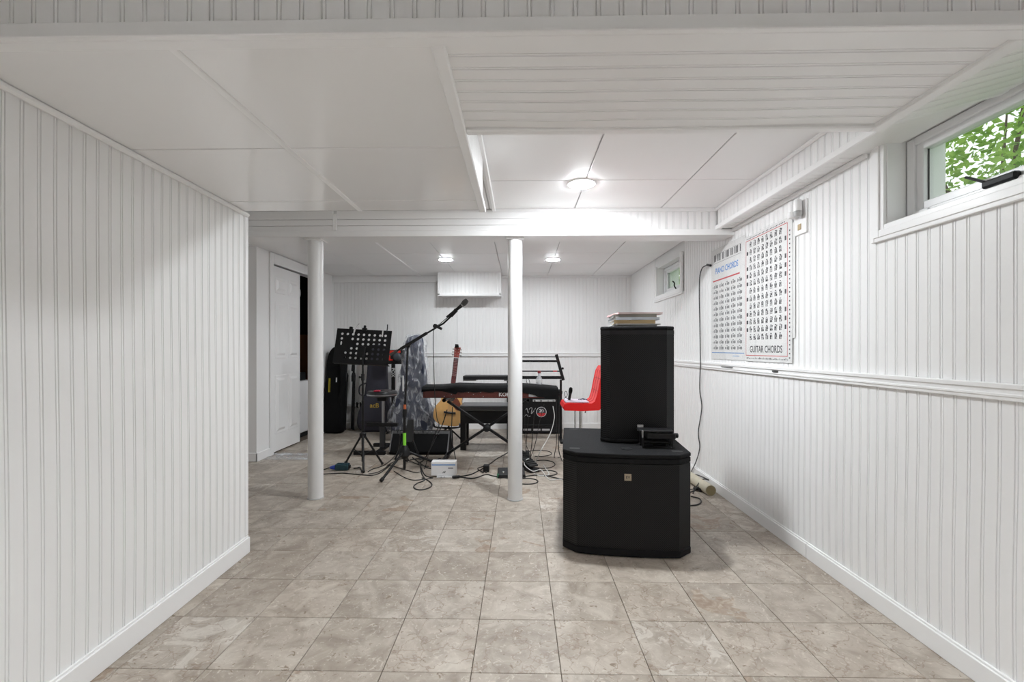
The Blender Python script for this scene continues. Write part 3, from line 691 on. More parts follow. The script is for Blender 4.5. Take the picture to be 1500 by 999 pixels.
# small folded stand on the subwoofer
p = on_z(964, 657, 0.546)
t = thing('folding_stand', 'small black folded tabletop stand lying on the subwoofer beside the loudspeaker', 'stand', (p.x+0.005, p.y+0.045, 0.546), -0.10)
for sx in (-0.082, 0.078):
    part('side_frame', MB().b2((sx-0.006, -0.045, 0.0), (sx+0.006, -0.033, 0.075)).b2((sx-0.006, 0.035, 0.0), (sx+0.006, 0.047, 0.075)).b2((sx-0.006, -0.045, 0.066), (sx+0.006, 0.047, 0.078)), BLACK, t, bevel=0.002)
    for y in (-0.039, 0.041): part('foot_screw', MB().lathe([(0.006, 0), (0.006, 0.010)], 8, (sx-0.008, y-0.006, 0.001)), CHROME, t)
part('deck', MB().b2((-0.060, -0.045, 0.052), (0.095, 0.05, 0.084)), BLACKP, t, bevel=0.004)
part('upper_plate', MB().b2((-0.102, -0.045, 0.088), (0.085, 0.05, 0.100)), BLACK, t, bevel=0.003)
part('hinge_plate', MB().b2((-0.090, -0.052, 0.058), (-0.080, -0.046, 0.100)), STEEL, t, bevel=0.002)
part('hinge_rod', MB().tube([(-0.078, -0.02, 0.03), (0.078, -0.02, 0.03)], 0.008, 10), BLACK, t, smooth=True)
part('motor', MB().tube([(-0.02, 0.0, 0.028), (0.045, 0.0, 0.028)], 0.022, 14), BLACKP, t, smooth=True)
part('knob', MB().lathe([(0.014, 0), (0.014, 0.016), (0.010, 0.02)], 14, (0.098, 0.0, 0.066), Matrix.Rotation(PI/2, 3, 'Y')), BLACKP, t, smooth=True)

# ------------------------------------------------------------------ posters
XP = XR-0.004
def poster_quad(y0, y1, z0, z1, x): return MB().b2((x-0.0007, y0, z0), (x, y1, z1))
def marks(parent, rects, m, x, name='print'):
    mb = MB()
    for y0, y1, z0, z1 in rects:      # y decreasing is to the right when facing the wall
        mb.quad((x, y0, z0), (x, y1, z0), (x, y1, z1), (x, y0, z1))
    return part(name, mb, m, parent, kind='stuff')
def wall_text(parent, txt, yc, zc, size, m, x, sx=1.0):
    M = Matrix.Translation((x, yc, zc)) @ Matrix(((0, 0, -1, 0), (-sx, 0, 0, 0), (0, 1, 0, 0), (0, 0, 0, 1)))
    part('lettering', text_mb(txt, size, M, 0.0004), m, parent)
rnd = random.Random(5)
# piano chart: y from 3.615 (left edge) to 3.075
t = thing('poster', 'laminated piano chord chart with blue title and red bar taped on the wall', 'poster', (0, 0, 0), group='music charts on the wall')
PY0, PY1, PZ0, PZ1 = 3.615, 3.075, 1.022, 1.868
part('sheet', poster_quad(PY1, PY0, PZ0, PZ1, XP), PAPER, t)
xp = XP-0.0010; wpo = PY0-PY1; hpo = PZ1-PZ0
def U(u): return PY0-u*wpo
def Vv(v): return PZ0+v*hpo
rk = []
for k in range(22):
    if k % 7 in (2, 6): continue
    u = 0.10+0.80*k/22; rk.append((U(u), U(u+0.024), Vv(0.885), Vv(0.945)))
rk.append((U(0.09), U(0.91), Vv(0.9475), Vv(0.949)))
for r in range(12):
    zc = Vv(0.655-0.0505*r)
    rk.append((U(0.060), U(0.075), zc-0.008, zc+0.006))
    for c_ in range(5):
        u0 = 0.10+0.175*c_
        for k in range(7):
            if k in (2, ): continue
            h = rnd.choice((0.008, 0.010, 0.012))
            rk.append((U(u0+0.018*k), U(u0+0.018*k+0.012), zc-h, zc+h))
        rk.append((U(u0+0.04), U(u0+0.075), zc+0.014, zc+0.018))
for k in range(40):
    u = 0.10+0.02*k; rk.append((U(u), U(u+0.012), Vv(0.868), Vv(0.872)))
marks(t, rk, INK, xp)
wall_text(t, 'PIANO CHORDS', U(0.48), Vv(0.795), 0.062, BLUEINK, xp, 0.80)
marks(t, [(U(0.06), U(0.86), Vv(0.705), Vv(0.717))], REDINK, xp)
marks(t, [(U(0.02), U(0.98), Vv(0.055), Vv(0.060)), (U(0.66), U(0.85), Vv(0.03), Vv(0.034))], BLUEINK, xp)
part('laminate', poster_quad(PY1-0.01, PY0+0.01, PZ0-0.012, PZ1+0.012, XP-0.0015), LAMIN, t)
# guitar chart
t = thing('poster', 'laminated guitar chord chart with red border taped on the wall', 'poster', (0, 0, 0), group='music charts on the wall')
PY0, PY1, PZ0, PZ1 = 3.072, 2.545, 1.020, 1.842; wpo = PY0-PY1; hpo = PZ1-PZ0
XP2 = XP-0.002
part('sheet', poster_quad(PY1, PY0, PZ0, PZ1, XP2), PAPER, t); xp = XP2-0.0010
b = 0.008
marks(t, [(U(0.02), U(0.02+b), Vv(0.045), Vv(0.965)), (U(0.91), U(0.91+b), Vv(0.045), Vv(0.965)), (U(0.02), U(0.918), Vv(0.043), Vv(0.048)), (U(0.02), U(0.918), Vv(0.962), Vv(0.967))], REDINK, xp)
rk = []
for r in range(13):
    zc = Vv(0.925-0.0615*r)
    for c_ in range(8):
        u0 = 0.115+0.092*c_
        for k in range(4): rk.append((U(u0+0.014*k), U(u0+0.014*k+0.0045), zc-0.016, zc+0.012))
        for k in range(3): rk.append((U(u0), U(u0+0.047), zc-0.014+0.011*k, zc-0.0125+0.011*k))
        for k in range(4):
            a = u0+0.013*rnd.randint(0, 3); h = zc-0.013+0.011*rnd.randint(0, 2); rk.append((U(a), U(a+0.015), h, h+0.009))
        rk.append((U(u0+0.008), U(u0+0.036), zc+0.016, zc+0.021))
    if r % 2 == 1 or r in (4, 10):
        rk.append((U(0.04), U(0.08), zc-0.012, zc+0.012)); rk.append((U(0.865), U(0.895), zc-0.012, zc+0.014))
for k in range(30):
    u = 0.04+0.03*k; rk.append((U(u), U(u+rnd.uniform(.008, .02)), Vv(0.018), Vv(0.018)+rnd.uniform(.004, .012))); rk.append((U(0.945), U(0.965), Vv(0.03+0.03*k), Vv(0.04+0.03*k)))
    if k < 28: rk.append((U(u), U(u+0.016), Vv(0.975), Vv(0.983)))
marks(t, rk, INK, xp)
wall_text(t, 'GUITAR CHORDS', U(0.47), Vv(0.092), 0.060, INK, xp, 0.78)
part('laminate', poster_quad(PY1-0.012, PY0+0.004, PZ0-0.010, PZ1+0.010, XP2-0.0018), LAMIN, t)
solo('paper_sheet', MB().b2((XP-0.0008, 2.520, 1.16), (XP, 2.56, 1.80)), PAPER, 'pale strip of paper showing behind the edge of the guitar chart', 'paper')
# wall plate with plugged-in adapter
t = thing('wall_outlet', 'white outlet plate above the guitar chart with two white adapters', 'outlet', (XR, 2.47, 1.80))
part('plate', MB().b2((-0.010, -0.055, -0.085), (0.0, 0.05, 0.095)), TRIM, t, bevel=0.003)
part('socket', MB().b2((-0.014, -0.012, -0.060), (-0.009, 0.016, -0.028)), BEIGE, t, bevel=0.002)
for yy, zz, m in ((0.030, 0.03, TRIM), (-0.02, 0.025, SKYC)):
    part('adapter', MB().lathe([(0.020, 0.0), (0.020, 0.055), (0.016, 0.06)], 16, (-0.034, yy, zz+0.01)), TRIM, t, smooth=True)
    part('adapter_base', MB().lathe([(0.018, -0.028), (0.022, -0.02), (0.022, 0.0)], 16, (-0.034, yy, zz+0.008)), m, t, smooth=True)

# ------------------------------------------------------------------ cables
def cable(label, pts, r=0.0035, m=CABLE, name='cable', sub=7, group=None, n=6, ends=None):
    me = MB().tube(cat(pts, sub), r, n)
    if ends:
        t = thing(name, label, 'cable', group=group); part('cord', me, m, t, smooth=True)
        for (p, q, rr, mm) in ends: part('plug', MB().tube([p, q], rr, 10), mm, t, smooth=True)
        return t
    return solo(name, me, m, label, 'cable', smooth=True, group=group)
def fz(px, py, z=0.004): return on_z(px, py, z)
def wallpt(px, py, off=0.012): return on_x(px, py, XR-off)
pl0 = wallpt(1036, 388, 0.020)
wc = [pl0, wallpt(1028, 394, 0.020), wallpt(1024.5, 415, 0.016), wallpt(1025, 470), wallpt(1026, 527, 0.026), wallpt(1025, 570), wallpt(1028, 597), wallpt(1023, 633), wallpt(1025, 655), wallpt(1020, 675, 0.02), fz(1011, 694)]
cable('black cable hanging down the right wall from the piano chart', wc, 0.0045, CABLEG, ends=[(pl0, wallpt(1041, 389, 0.020), 0.009, CABLE)])
cable('black cable looped on the floor beside the tan roll', [fz(1008, 741), fz(1022, 739), fz(1027, 735), fz(1024, 730), fz(1012, 727)], 0.0045)
cable('black cable tangled between the subwoofer and the baseboard', [fz(1009, 722), fz(1018, 716), fz(1013, 700, .01), fz(1013, 695, .02), fz(1022, 696, .05), fz(1038, 703, .085), fz(1030, 702, .08), fz(1022, 710, .05), fz(1015, 723)], 0.0045)
t = thing('plug_bundle', 'bundle of black plugs on the floor against the tan roll', 'plug', fz(1022, 719, 0))
part('plug', MB().tube([(-0.03, 0, 0.015), (0.03, 0.0, 0.02)], 0.014, 10), CABLE, t, smooth=True)
part('plug', MB().tube([(0.0, -0.03, 0.018), (0.05, -0.02, 0.018)], 0.014, 10), CABLE, t, smooth=True)
part('cord', MB().tube(cat([(-0.03, 0, .015), (-.06, .01, .005), (-.09, 0, .005), (-.12, -.02, .005)], 5), 0.004, 6), CABLE, t, smooth=True)
a = fz(1039, 725, 0); 
t = thing('tan_roll', 'tan cardboard roll lying along the right baseboard', 'roll', (1.425, 3.42, 0.0))
part('tube', MB().tube([(0, 0, 0.040), (-0.02, 0.42, 0.040)], 0.040, 24), CARD, t, smooth=True)
part('end_disc', MB().tube([(0, -0.002, 0.040), (0, 0.002, 0.040)], 0.036, 24), CARDEND, t)

# ------------------------------------------------------------------ keyboard group
KY = 4.45
kx0 = on_y(621, 580, KY).x; kx1 = on_y(815, 580, KY).x; kz0 = 0.615
t = thing('keyboard', 'dark red stage keyboard resting on a black crossed stand', 'keyboard', ((kx0+kx1)/2, KY+0.16, kz0)); hw = (kx1-kx0)/2
part('case', MB().b2((-hw, -0.150, 0.0), (hw, 0.16, 0.085)), BLACKP, t, bevel=0.006)
part('back_panel', MB().b2((-hw, -0.160, 0.003), (hw, -0.150, 0.072)), REDWOOD, t, bevel=0.002)
part('end_block', MB().b2((-hw-0.012, -0.158, -0.002), (-hw, 0.16, 0.09)), REDWOOD, t, bevel=0.004)
part('end_block', MB().b2((hw, -0.158, -0.002), (hw+0.012, 0.16, 0.09)), REDWOOD, t, bevel=0.004)
pk = MB(); rnd = random.Random(2)
for k in range(34):
    x = -hw+0.20+k*0.024
    if 0.60 < (x+hw) < 1.30: 
        if rnd.random() < .45: continue
    part('jack', MB().lathe([(0.0045, 0), (0.0045, 0.003), (0.003, 0.004)], 10, (x, -0.160, 0.018+0.020*rnd.randint(0, 2)), Matrix.Rotation(PI/2, 3, 'X')), STEEL if rnd.random() < .5 else BLACK, t)
xk = on_y(738.5, 580, KY).x-(kx0+kx1)/2
part('lettering', text_mb('KORG', 0.052, Matrix.Translation((xk+0.02, -0.1612, 0.036)) @ Matrix.Rotation(PI/2, 4, 'X'), 0.001), WHITEPR, t)
part('rating_plate', MB().b2((hw-0.27, -0.1625, 0.016), (hw-0.18, -0.160, 0.060)), SKYC, t)
for i in range(52):
    w = (2*hw-0.06)/52; x = -hw+0.03+i*w
    part('white_key', MB().b2((x+0.0008, 0.02, 0.085), (x+w-0.0008, 0.158, 0.096)), PAPER, t)
# cloth cover draped over it
def drape():
    mb = MB(); nx = 64; prof_n = 12; x0, x1 = kx0-0.02, kx1+0.02; vs = []
    for i in range(nx+1):
        u = i/nx; x = x0+(x1-x0)*u
        if u < 0.26: hem = 0.060+0.020*math.sin(u*14)-0.015*(u/0.26)
        elif u < 0.73: hem = 0.062+0.004*math.sin(u*60)
        elif u < 0.80: hem = 0.062-(u-0.73)*0.30
        else: hem = 0.041-0.045*math.sin((u-0.80)/0.2*1.9)-0.004*math.sin(u*90)
        tz = 0.134+0.004*math.sin(u*9)-(0.018*math.sin((0.25-u)*9) if u < 0.25 else 0)-(0.03*(u-0.72)/0.28 if u > 0.72 else 0)
        sag = 0.008*math.sin(u*40)
        pr = [(0.335, hem+0.02), (0.335, 0.10), (0.32, tz-0.01), (0.24, tz), (0.15, tz-0.002), (0.06, tz-0.004), (0.004, tz-0.012), (-0.006, tz-0.03+0.0*sag), (-0.010-0.3*abs(sag), (tz+hem)/2), (-0.012-0.5*abs(sag), hem+0.012), (-0.013-0.5*abs(sag), hem)]
        for yy, zz in pr: vs.append((x, KY+yy, kz0+zz))
    m = 11
    mb.add(vs, [(i*m+j, i*m+j+1, (i+1)*m+j+1, (i+1)*m+j) for i in range(nx) for j in range(m-1)])
    return mb
solo('keyboard_cover', drape(), BLACKC, 'black cloth cover draped over the red keyboard', 'cover', smooth='all')
# crossed stand
t = thing('keyboard_stand', 'black crossed tube stand carrying the red keyboard', 'stand', (0, 0, 0))
xa = on_y(655, 600, KY+0.14).x; xc = on_y(773, 600, KY+0.14).x
for dy in (0.0,):
    part('crossed_leg', MB().bar((xa+0.01, KY+0.10, 0.575), (xc, KY+0.10, 0.035), 0.022, 0.050, up=(0, 1, 0)), BLACK, t, bevel=0.004)
    part('crossed_leg', MB().bar((xa, KY+0.135, 0.035), (xc-0.01, KY+0.135, 0.575), 0.022, 0.050, up=(0, 1, 0)), BLACK, t, bevel=0.004)
part('hub', MB().lathe([(0.035, -0.035), (0.035, 0.06), (0.028, 0.065)], 16, ((xa+xc)/2, KY+0.10, 0.31), Matrix.Rotation(PI/2, 3, 'X')), BLACKP, t, smooth=True)
for x in (xa, xc):
    part('foot_bar', MB().b2((x-0.02, KY-0.06, 0.0), (x+0.02, KY+0.33, 0.035)), BLACK, t, bevel=0.006)
    part('arm', MB().b2((x-0.016, KY-0.05, 0.585), (x+0.016, KY+0.33, kz0)), BLACK, t, bevel=0.004)
    part('arm_pad', MB().lathe([(0.02, -0.008), (0.02, 0.0)], 12, (x, KY-0.05, 0.600), Matrix.Rotation(PI/2, 3, 'X')), RUBBER, t)
# bench
by = 4.90; b0 = on_y(674, 600, by).x; b1 = b0+0.64
t = thing('piano_bench', 'black padded bench behind the crossed keyboard stand', 'bench', (b0, by, 0)); bw = b1-b0
part('cushion', MB().b2((-0.01, 0, 0.425), (bw+0.01, 0.34, 0.485)), mat('grey_vinyl', (0.07, 0.07, 0.072), 0.35), t, bevel=0.015, seg=2)
part('apron', MB().b2((0.0, 0.01, 0.29), (bw, 0.33, 0.425)), BLACKP, t, bevel=0.004)
for x in (0.03, bw-0.03):
    for y in (0.04, 0.30): part('leg', MB().b2((x-0.03, y-0.03, 0), (x+0.03, y+0.03, 0.30)), BLACK, t, bevel=0.004)
# digital piano behind, on the tiered stand
sy = 5.42
s0 = on_y(676, 550, sy).x; s1 = on_y(752, 550, sy).x
t = thing('keyboard_rack', 'black tiered keyboard rack with slanted end posts against the back wall', 'rack', (0, 0, 0))
r1 = on_y(823, 550, sy).x; zA = on_y(0, 555, sy).z
xi = on_y(815, 520, sy).x; zt = on_y(0, 519, sy).z
r0 = s0
part('end_post', MB().bar((r1+0.02, sy+0.02, zA-0.01), (xi, sy+0.02, zt), 0.035, 0.035, up=(0, 1, 0)), BLACK, t, bevel=0.004)
part('end_post', MB().bar((s1+0.015, sy+0.02, zA-0.01), (s1+0.05, sy+0.02, zt), 0.035, 0.035, up=(0, 1, 0)), BLACK, t, bevel=0.004)
for py, th in ((528.5, 0.026), (543, 0.016), (552, 0.036)):
    z = on_y(0, py, sy).z; f = (555-py)/36.0
    part('cross_bar', MB().b2((s1+0.0, sy-0.012, z-th/2), (r1-0.075*f+0.01, sy+0.008, z+th/2)), BLACK, t, bevel=0.003)
part('top_rod', MB().tube([(s1+0.02, sy+0.02, on_y(0, 522.5, sy).z), (xi, sy+0.02, on_y(0, 522.5, sy).z)], 0.005, 8), BLACK, t)
for x in (s1+0.03, r1-0.01):
    part('leg', MB().tube([(x, sy+0.02, zA), (x, sy+0.02, 0.03)], 0.014, 10), BLACK, t, smooth=True)
    part('foot', MB().b2((x-0.02, sy-0.16, 0), (x+0.02, sy+0.20, 0.03)), BLACK, t, bevel=0.004)
part('clamp_knob', MB().lathe([(0.014, 0), (0.014, 0.025), (0.008, 0.03)], 12, (on_y(824, 539, sy).x, sy, on_y(0, 539, sy).z), Matrix.Rotation(PI/2, 3, 'X')), BLACKP, t)
part('red_tag', MB().b2((on_y(810, 542, sy).x, sy-0.016, on_y(0, 543, sy).z-0.006), (on_y(816, 542, sy).x, sy-0.012, on_y(0, 543, sy).z+0.008)), REDINK, t)
t = thing('digital_piano', 'slim black digital piano with silver underside behind the covered keyboard', 'keyboard', ((s0+s1)/2, sy, on_y(0, 557, sy).z)); hw = (s1-s0)/2-0.02
part('case', MB().b2((-hw, -0.02, 0.014), (hw, 0.24, 0.060)), BLACKP, t, bevel=0.005)
part('silver_strip', MB().b2((-hw, -0.018, 0.0), (-hw+0.155, 0.22, 0.014)), STEEL, t, bevel=0.002)
part('silver_strip', MB().b2((hw-0.09, -0.018, 0.0), (hw, 0.22, 0.014)), STEEL, t, bevel=0.002)
for x in (hw-0.05, hw-0.02):
    part('leg', MB().b2((x-0.012, 0.10, -on_y(0, 557, sy).z), (x+0.012, 0.124, 0.0)), BLACK, t)
# bottle standing on the cover
pb_ = on_y(790, 566, KY+0.17)
t = thing('water_bottle', 'clear plastic bottle with a red cap standing on the covered keyboard', 'bottle', (pb_.x, KY+0.2, kz0+0.118))
part('body', MB().lathe([(0.030, 0.0), (0.032, 0.01), (0.032, 0.055), (0.024, 0.075), (0.014, 0.095), (0.013, 0.12)], 18), m_film('bottle_plastic', 0.35, 0.6, 6), t, smooth=True)
part('label', MB().lathe([(0.0328, 0.025), (0.0328, 0.055)], 18), WHITEPR, t, smooth=True)
part('cap', MB().lathe([(0.017, 0.118), (0.017, 0.142), (0.013, 0.145)], 16), mat('dark_red_cap', (0.25, 0.02, 0.03), 0.4), t, smooth=True)
# guitar amplifier at the back wall
ay = 5.86; a0 = on_y(744, 600, ay).x; a1 = on_y(823.5, 600, ay).x
t = thing('guitar_amplifier', 'black combo guitar amplifier with a round red badge by the back wall', 'amplifier', ((a0+a1)/2, ay, 0)); hw = (a1-a0)/2
part('cabinet', MB().b2((-hw, 0.012, 0.02), (hw, 0.27, 0.555)), TEXBLK, t, bevel=0.008)
part('grille_cloth', MB().b2((-hw+0.025, 0.002, 0.125), (hw-0.025, 0.02, 0.525)), GRILLE2, t)
part('frame_bar', MB().b2((-hw, 0.0, 0.10), (hw, 0.02, 0.125)), BLACK, t, bevel=0.003)
part('kick_plate', MB().b2((-hw, 0.002, 0.02), (hw, 0.014, 0.10)), BLACKP, t, bevel=0.003)
for x0, x1 in ((-hw+0.2, -hw+0.30), (-hw+0.32, -hw+0.42), (-hw+0.44, -hw+0.54)):
    part('nameplate', MB().b2((x0, -0.002, 0.045), (x1, 0.002, 0.070)), SKYC, t, bevel=0.001)
xb_ = on_y(793, 601, ay).x-(a0+a1)/2; zb_ = on_y(0, 601.5, ay).z
RX = Matrix.Rotation(PI/2, 3, 'X')
bd = part('badge', MB().lathe([(0.066, 0), (0.066, 0.003)], 28, (xb_, 0.002, zb_), RX), WHITEPR, t)
part('badge_face', MB().lathe([(0.060, 0), (0.060, 0.0045)], 28, (xb_, 0.002, zb_), RX), INK, bd)
seg = [(xb_+0.057*math.cos(a_), zb_+0.057*math.sin(a_)) for a_ in [PI+0.25+(PI-0.5)*k/12 for k in range(13)]]
part('badge_band', MB().add([(x, -0.0032, z) for x, z in seg], [tuple(range(13))]), REDINK, bd)
part('badge_number', text_mb('20', 0.060, Matrix.Translation((xb_, -0.0036, zb_+0.014)) @ Matrix.Rotation(PI/2, 4, 'X'), 0.001), WHITEPR, bd)
sc_ = [(xb_-0.20, -0.004, zb_+0.03), (xb_-0.185, -0.004, zb_+0.045), (xb_-0.17, -0.004, zb_-0.01), (xb_-0.15, -0.004, zb_+0.045), (xb_-0.12, -0.004, zb_+0.05), (xb_-0.13, -0.004, zb_-0.02), (xb_-0.10, -0.004, zb_+0.01), (xb_-0.075, -0.004, zb_+0.05)]
part('script_logo', MB().tube(cat(sc_, 5), 0.004, 6), SKYC, t, smooth=True)
part('script_logo', MB().tube(cat([(xb_-0.22, -0.004, zb_-0.055), (xb_-0.19, -0.004, zb_-0.035), (xb_-0.17, -0.004, zb_-0.06), (xb_-0.14, -0.004, zb_-0.05)], 5), 0.003, 6), SKYC, t, smooth=True)
for x in (-hw+0.04, hw-0.04):
    for y in (0.05, 0.23): part('foot', MB().lathe([(0.018, 0), (0.018, 0.02)], 10, (x, y, 0)), RUBBER, t)
part('corner_guard', MB().b2((hw-0.03, -0.003, 0.52), (hw+0.003, 0.03, 0.558)), BLACK, t, bevel=0.004)
part('corner_guard', MB().b2((-hw-0.003, -0.003, 0.52), (-hw+0.03, 0.03, 0.558)), BLACK, t, bevel=0.004)

# ------------------------------------------------------------------ red bar stool
sty = 5.02; sx = on_y(851, 600, sty).x
t = thing('bar_stool', 'red tufted vinyl bar stool on a chrome column behind the subwoofer', 'stool', (sx, sty, 0))
def stool_shell():
    # cross-section in xz: seat runs from left front to right, then rises as a backrest
    mb = MB(); ny = 10; path = [(-0.20, 0.445), (-0.215, 0.475), (-0.20, 0.515), (-0.15, 0.527), (0.0, 0.520), (0.09, 0.522), (0.125, 0.545), (0.150, 0.62), (0.175, 0.75), (0.200, 0.87), (0.225, 0.915), (0.250, 0.905), (0.255, 0.86), (0.235, 0.72), (0.215, 0.58), (0.20, 0.48), (0.17, 0.448), (0.0, 0.440)]
    n = len(path); vs = []; ys = [-0.205, -0.195, -0.15, -0.09, -0.03, 0.03, 0.09, 0.15, 0.195, 0.205]
    for j, y in enumerate(ys):
        k = 0.955 if j in (0, 9) else 1.0
        for (x, z) in path:
            kk = (1-0.10*max(0, z-0.75)/0.16)
            vs.append((x*k+0.0, y*kk, 0.48+(z-0.48)*(0.975 if j in (0, 9) else 1.0)))
    fs = [(j*n+i, j*n+(i+1) % n, (j+1)*n+(i+1) % n, (j+1)*n+i) for j in range(len(ys)-1) for i in range(n)]
    fs += [tuple(range(n))[::-1], tuple((len(ys)-1)*n+i for i in range(n))]
    return mb.add(vs, fs)
sh = part('seat_shell', stool_shell(), RED, t, smooth=True)
rg = mat('red_seam', (0.45, 0.006, 0.006), 0.5)
for x in (-0.10, 0.0): part('seat_seam', MB().tube([(x, -0.19, 0.523), (x, 0.19, 0.523)], 0.004, 6), rg, sh)
for y in (-0.065, 0.065): part('seat_seam', MB().tube([(-0.19, y, 0.521), (-0.08, y, 0.525), (0.09, y, 0.524), (0.128, y, 0.548), (0.152, y, 0.63), (0.178, y, 0.76), (0.20, y, 0.87)], 0.004, 6), rg, sh)
for z, x in ((0.65, 0.155), (0.78, 0.181)): part('seat_seam', MB().tube([(x, -0.185, z), (x, 0.185, z)], 0.004, 6), rg, sh)
part('gas_lift', MB().lathe([(0.020, 0.03), (0.020, 0.43)], 16, (0, 0, 0)), CHROME, t, smooth=True)
part('lower_column', MB().lathe([(0.032, 0.02), (0.030, 0.20)], 16, (0, 0, 0)), CHROME, t, smooth=True)
part('base_disc', MB().lathe([(0.20, 0.0), (0.20, 0.008), (0.14, 0.020), (0.035, 0.032)], 36), CHROME, t, smooth=True)
part('mount_plate', MB().b2((-0.09, -0.09, 0.428), (0.09, 0.09, 0.442)), BLACK, t, bevel=0.003)
part('footrest', MB().tube([(-0.066, -0.02, 0.43), (-0.066, -0.04, 0.18), (-0.06, -0.10, 0.17), (0.0, -0.14, 0.17), (0.06, -0.10, 0.17), (0.025, -0.02, 0.18)], 0.010, 10), CHROME, t, smooth=True)
part('lever', MB().tube([(0.05, -0.02, 0.425), (0.03, -0.12, 0.415)], 0.006, 8), BLACK, t, smooth=True)
def cloth_patch(w, d, z, seed):
    mb = MB(); nx, ny = 14, 10; vs = []
    for j in range(ny+1):
        for i in range(nx+1):
            x = -w/2+w*i/nx; y = -d/2+d*j/ny
            e = min(i, nx-i, j, ny-j); h = 0.006+0.016*abs(noise.noise(Vector((x*16, y*16, seed))))*min(1, e/2)+(0.018*(1-i/nx) if e > 0 else 0)
            vs.append((x, y, z+h))
    mb.add(vs, [(j*(nx+1)+i, j*(nx+1)+i+1, (j+1)*(nx+1)+i+1, (j+1)*(nx+1)+i) for j in range(ny) for i in range(nx)])
    n0 = len(mb.v); mb.add([(v[0], v[1], z) for v in vs], [])
    ring = [i for i in range(nx+1)]+[j*(nx+1)+nx for j in range(1, ny+1)]+[ny*(nx+1)+i for i in range(nx-1, -1, -1)]+[j*(nx+1) for j in range(ny-1, 0, -1)]
    for a_, b_ in zip(ring, ring[1:]+ring[:1]): mb.f.append((a_, b_, b_+n0, a_+n0))
    return mb
t2 = thing('folded_cloth', 'lilac folded cloth with dark print lying on the red stool', 'cloth', (sx-0.06, sty-0.06, 0.5285))
part('fabric', cloth_patch(0.25, 0.22, 0.0, 4.2), LILAC, t2, smooth='all')
for x, y in ((0.03, -0.06), (0.06, -0.03), (0.09, -0.07), (0.075, 0.0)):
    part('print', MB().tube([(x-0.015, y, 0.026), (x, y+0.006, 0.029), (x+0.018, y-0.004, 0.024)], 0.005, 6), NAVY, t2)
t = thing('handheld_recorder', 'black handheld microphone standing on the lilac cloth on the stool', 'microphone', (sx-0.145, sty-0.14, 0.553))
part('body', MB().tube([(0, 0, 0.0), (0.008, 0, 0.05), (0.012, 0, 0.075)], [0.014, 0.015, 0.018], 14), BLACKP, t, smooth=True)
part('foam_head', MB().tube([(0.012, 0, 0.075), (0.015, 0, 0.10), (0.018, 0, 0.125), (0.019, 0, 0.135)], [0.019, 0.021, 0.019, 0.008], 14), BLACKC, t, smooth=True)
part('cord', MB().tube(cat([(0, 0, 0.01), (-0.04, -0.01, 0.03), (-0.05, -0.01, 0.08), (-0.03, 0, 0.09), (-0.02, 0, 0.05), (-0.05, -0.02, 0.02)], 5), 0.003, 6), CABLE, t, smooth=True)

# ------------------------------------------------------------------ boom microphone stand
my = 4.06; mx = on_y(592.5, 650, my).x
t = thing('microphone_stand', 'black tripod boom microphone stand with a bright green label', 'stand', (mx, my, 0))
hubz = 0.165; top_ = on_y(597.5, 507, my)
tx, tz = top_.x-mx, top_.z
for (fx, fy) in ((on_z(558, 705, 0.012).x-mx, on_z(558, 705, 0.012).y-my), (0.30, 0.17), (-0.06, 0.34)):
    lg = part('leg', MB().tube([(fx*0.08, fy*0.08, hubz+0.01), (fx*0.96, fy*0.96, 0.022)], 0.011, 10), BLACK, t, smooth=True)
    part('rubber_foot', MB().tube([(fx*0.93, fy*0.93, 0.027), (fx, fy, 0.016)], 0.016, 10), RUBBER, lg, smooth=True)
part('hub', MB().lathe([(0.022, hubz-0.05), (0.048, hubz-0.02), (0.045, hubz+0.02), (0.026, hubz+0.06), (0.020, hubz+0.07)], 20), BLACKP, t, smooth=True)
part('centre_stub', MB().tube([(0, 0, hubz), (0, 0, 0.02)], 0.012, 10), BLACK, t, smooth=True)
part('lower_pole', MB().tube([(0, 0, hubz), (0, 0, 0.53)], 0.013, 12), BLACK, t, smooth=True)
part('upper_pole', MB().tube([(0, 0, 0.50), (tx*0.5, 0, 0.8), (tx, 0, tz)], 0.0095, 12), BLACK, t, smooth=True)
part('height_clutch', MB().tube([(0, 0, 0.49), (tx*.1, 0, 0.56)], 0.019, 12), BLACKP, t, smooth=True)
part('green_label', MB().tube([(0, 0, on_y(0, 661, my).z), (0, 0, on_y(0, 632, my).z)], 0.0145, 14), GREEN, t, smooth=True, label='bright green label sleeve')
part('orange_tag', MB().tube([(0.002, 0, 0.56), (0.003, 0, 0.60)], 0.013, 12), mat('orange_tag', (0.5, 0.12, 0.04), 0.5), t, smooth=True)
part('white_tag', MB().b2((-0.014, -0.016, 0.72), (-0.004, -0.010, 0.86)), WHITEPR, t)
bl = lambda px, py: on_y(px, py, my)-Vector((mx, my, 0))
part('boom_arm', MB().tube([bl(572, 520)+Vector((0, -0.02, 0)), bl(650, 474)+Vector((0, -0.02, 0)), bl(664, 461)+Vector((0, -0.02, 0))], [0.008, 0.008, 0.008], 10), BLACK, t, smooth=True)
part('boom_sleeve', MB().tube([bl(588, 511)+Vector((0, -0.02, 0)), bl(626, 488)+Vector((0, -0.02, 0))], 0.014, 10), BLACKP, t, smooth=True)
part('boom_clutch', MB().lathe([(0.022, -0.03), (0.024, 0.0), (0.022, 0.015)], 14, bl(597.5, 506), Matrix.Rotation(PI/2, 3, 'X')), BLACKP, t, smooth=True)
part('counterweight', MB().tube([bl(583, 513.5)+Vector((0, -0.02, 0)), bl(572, 520)+Vector((0, -0.02, 0))], 0.013, 10), mat('grey_counterweight', (0.06, 0.055, 0.05), 0.5), t, smooth=True)
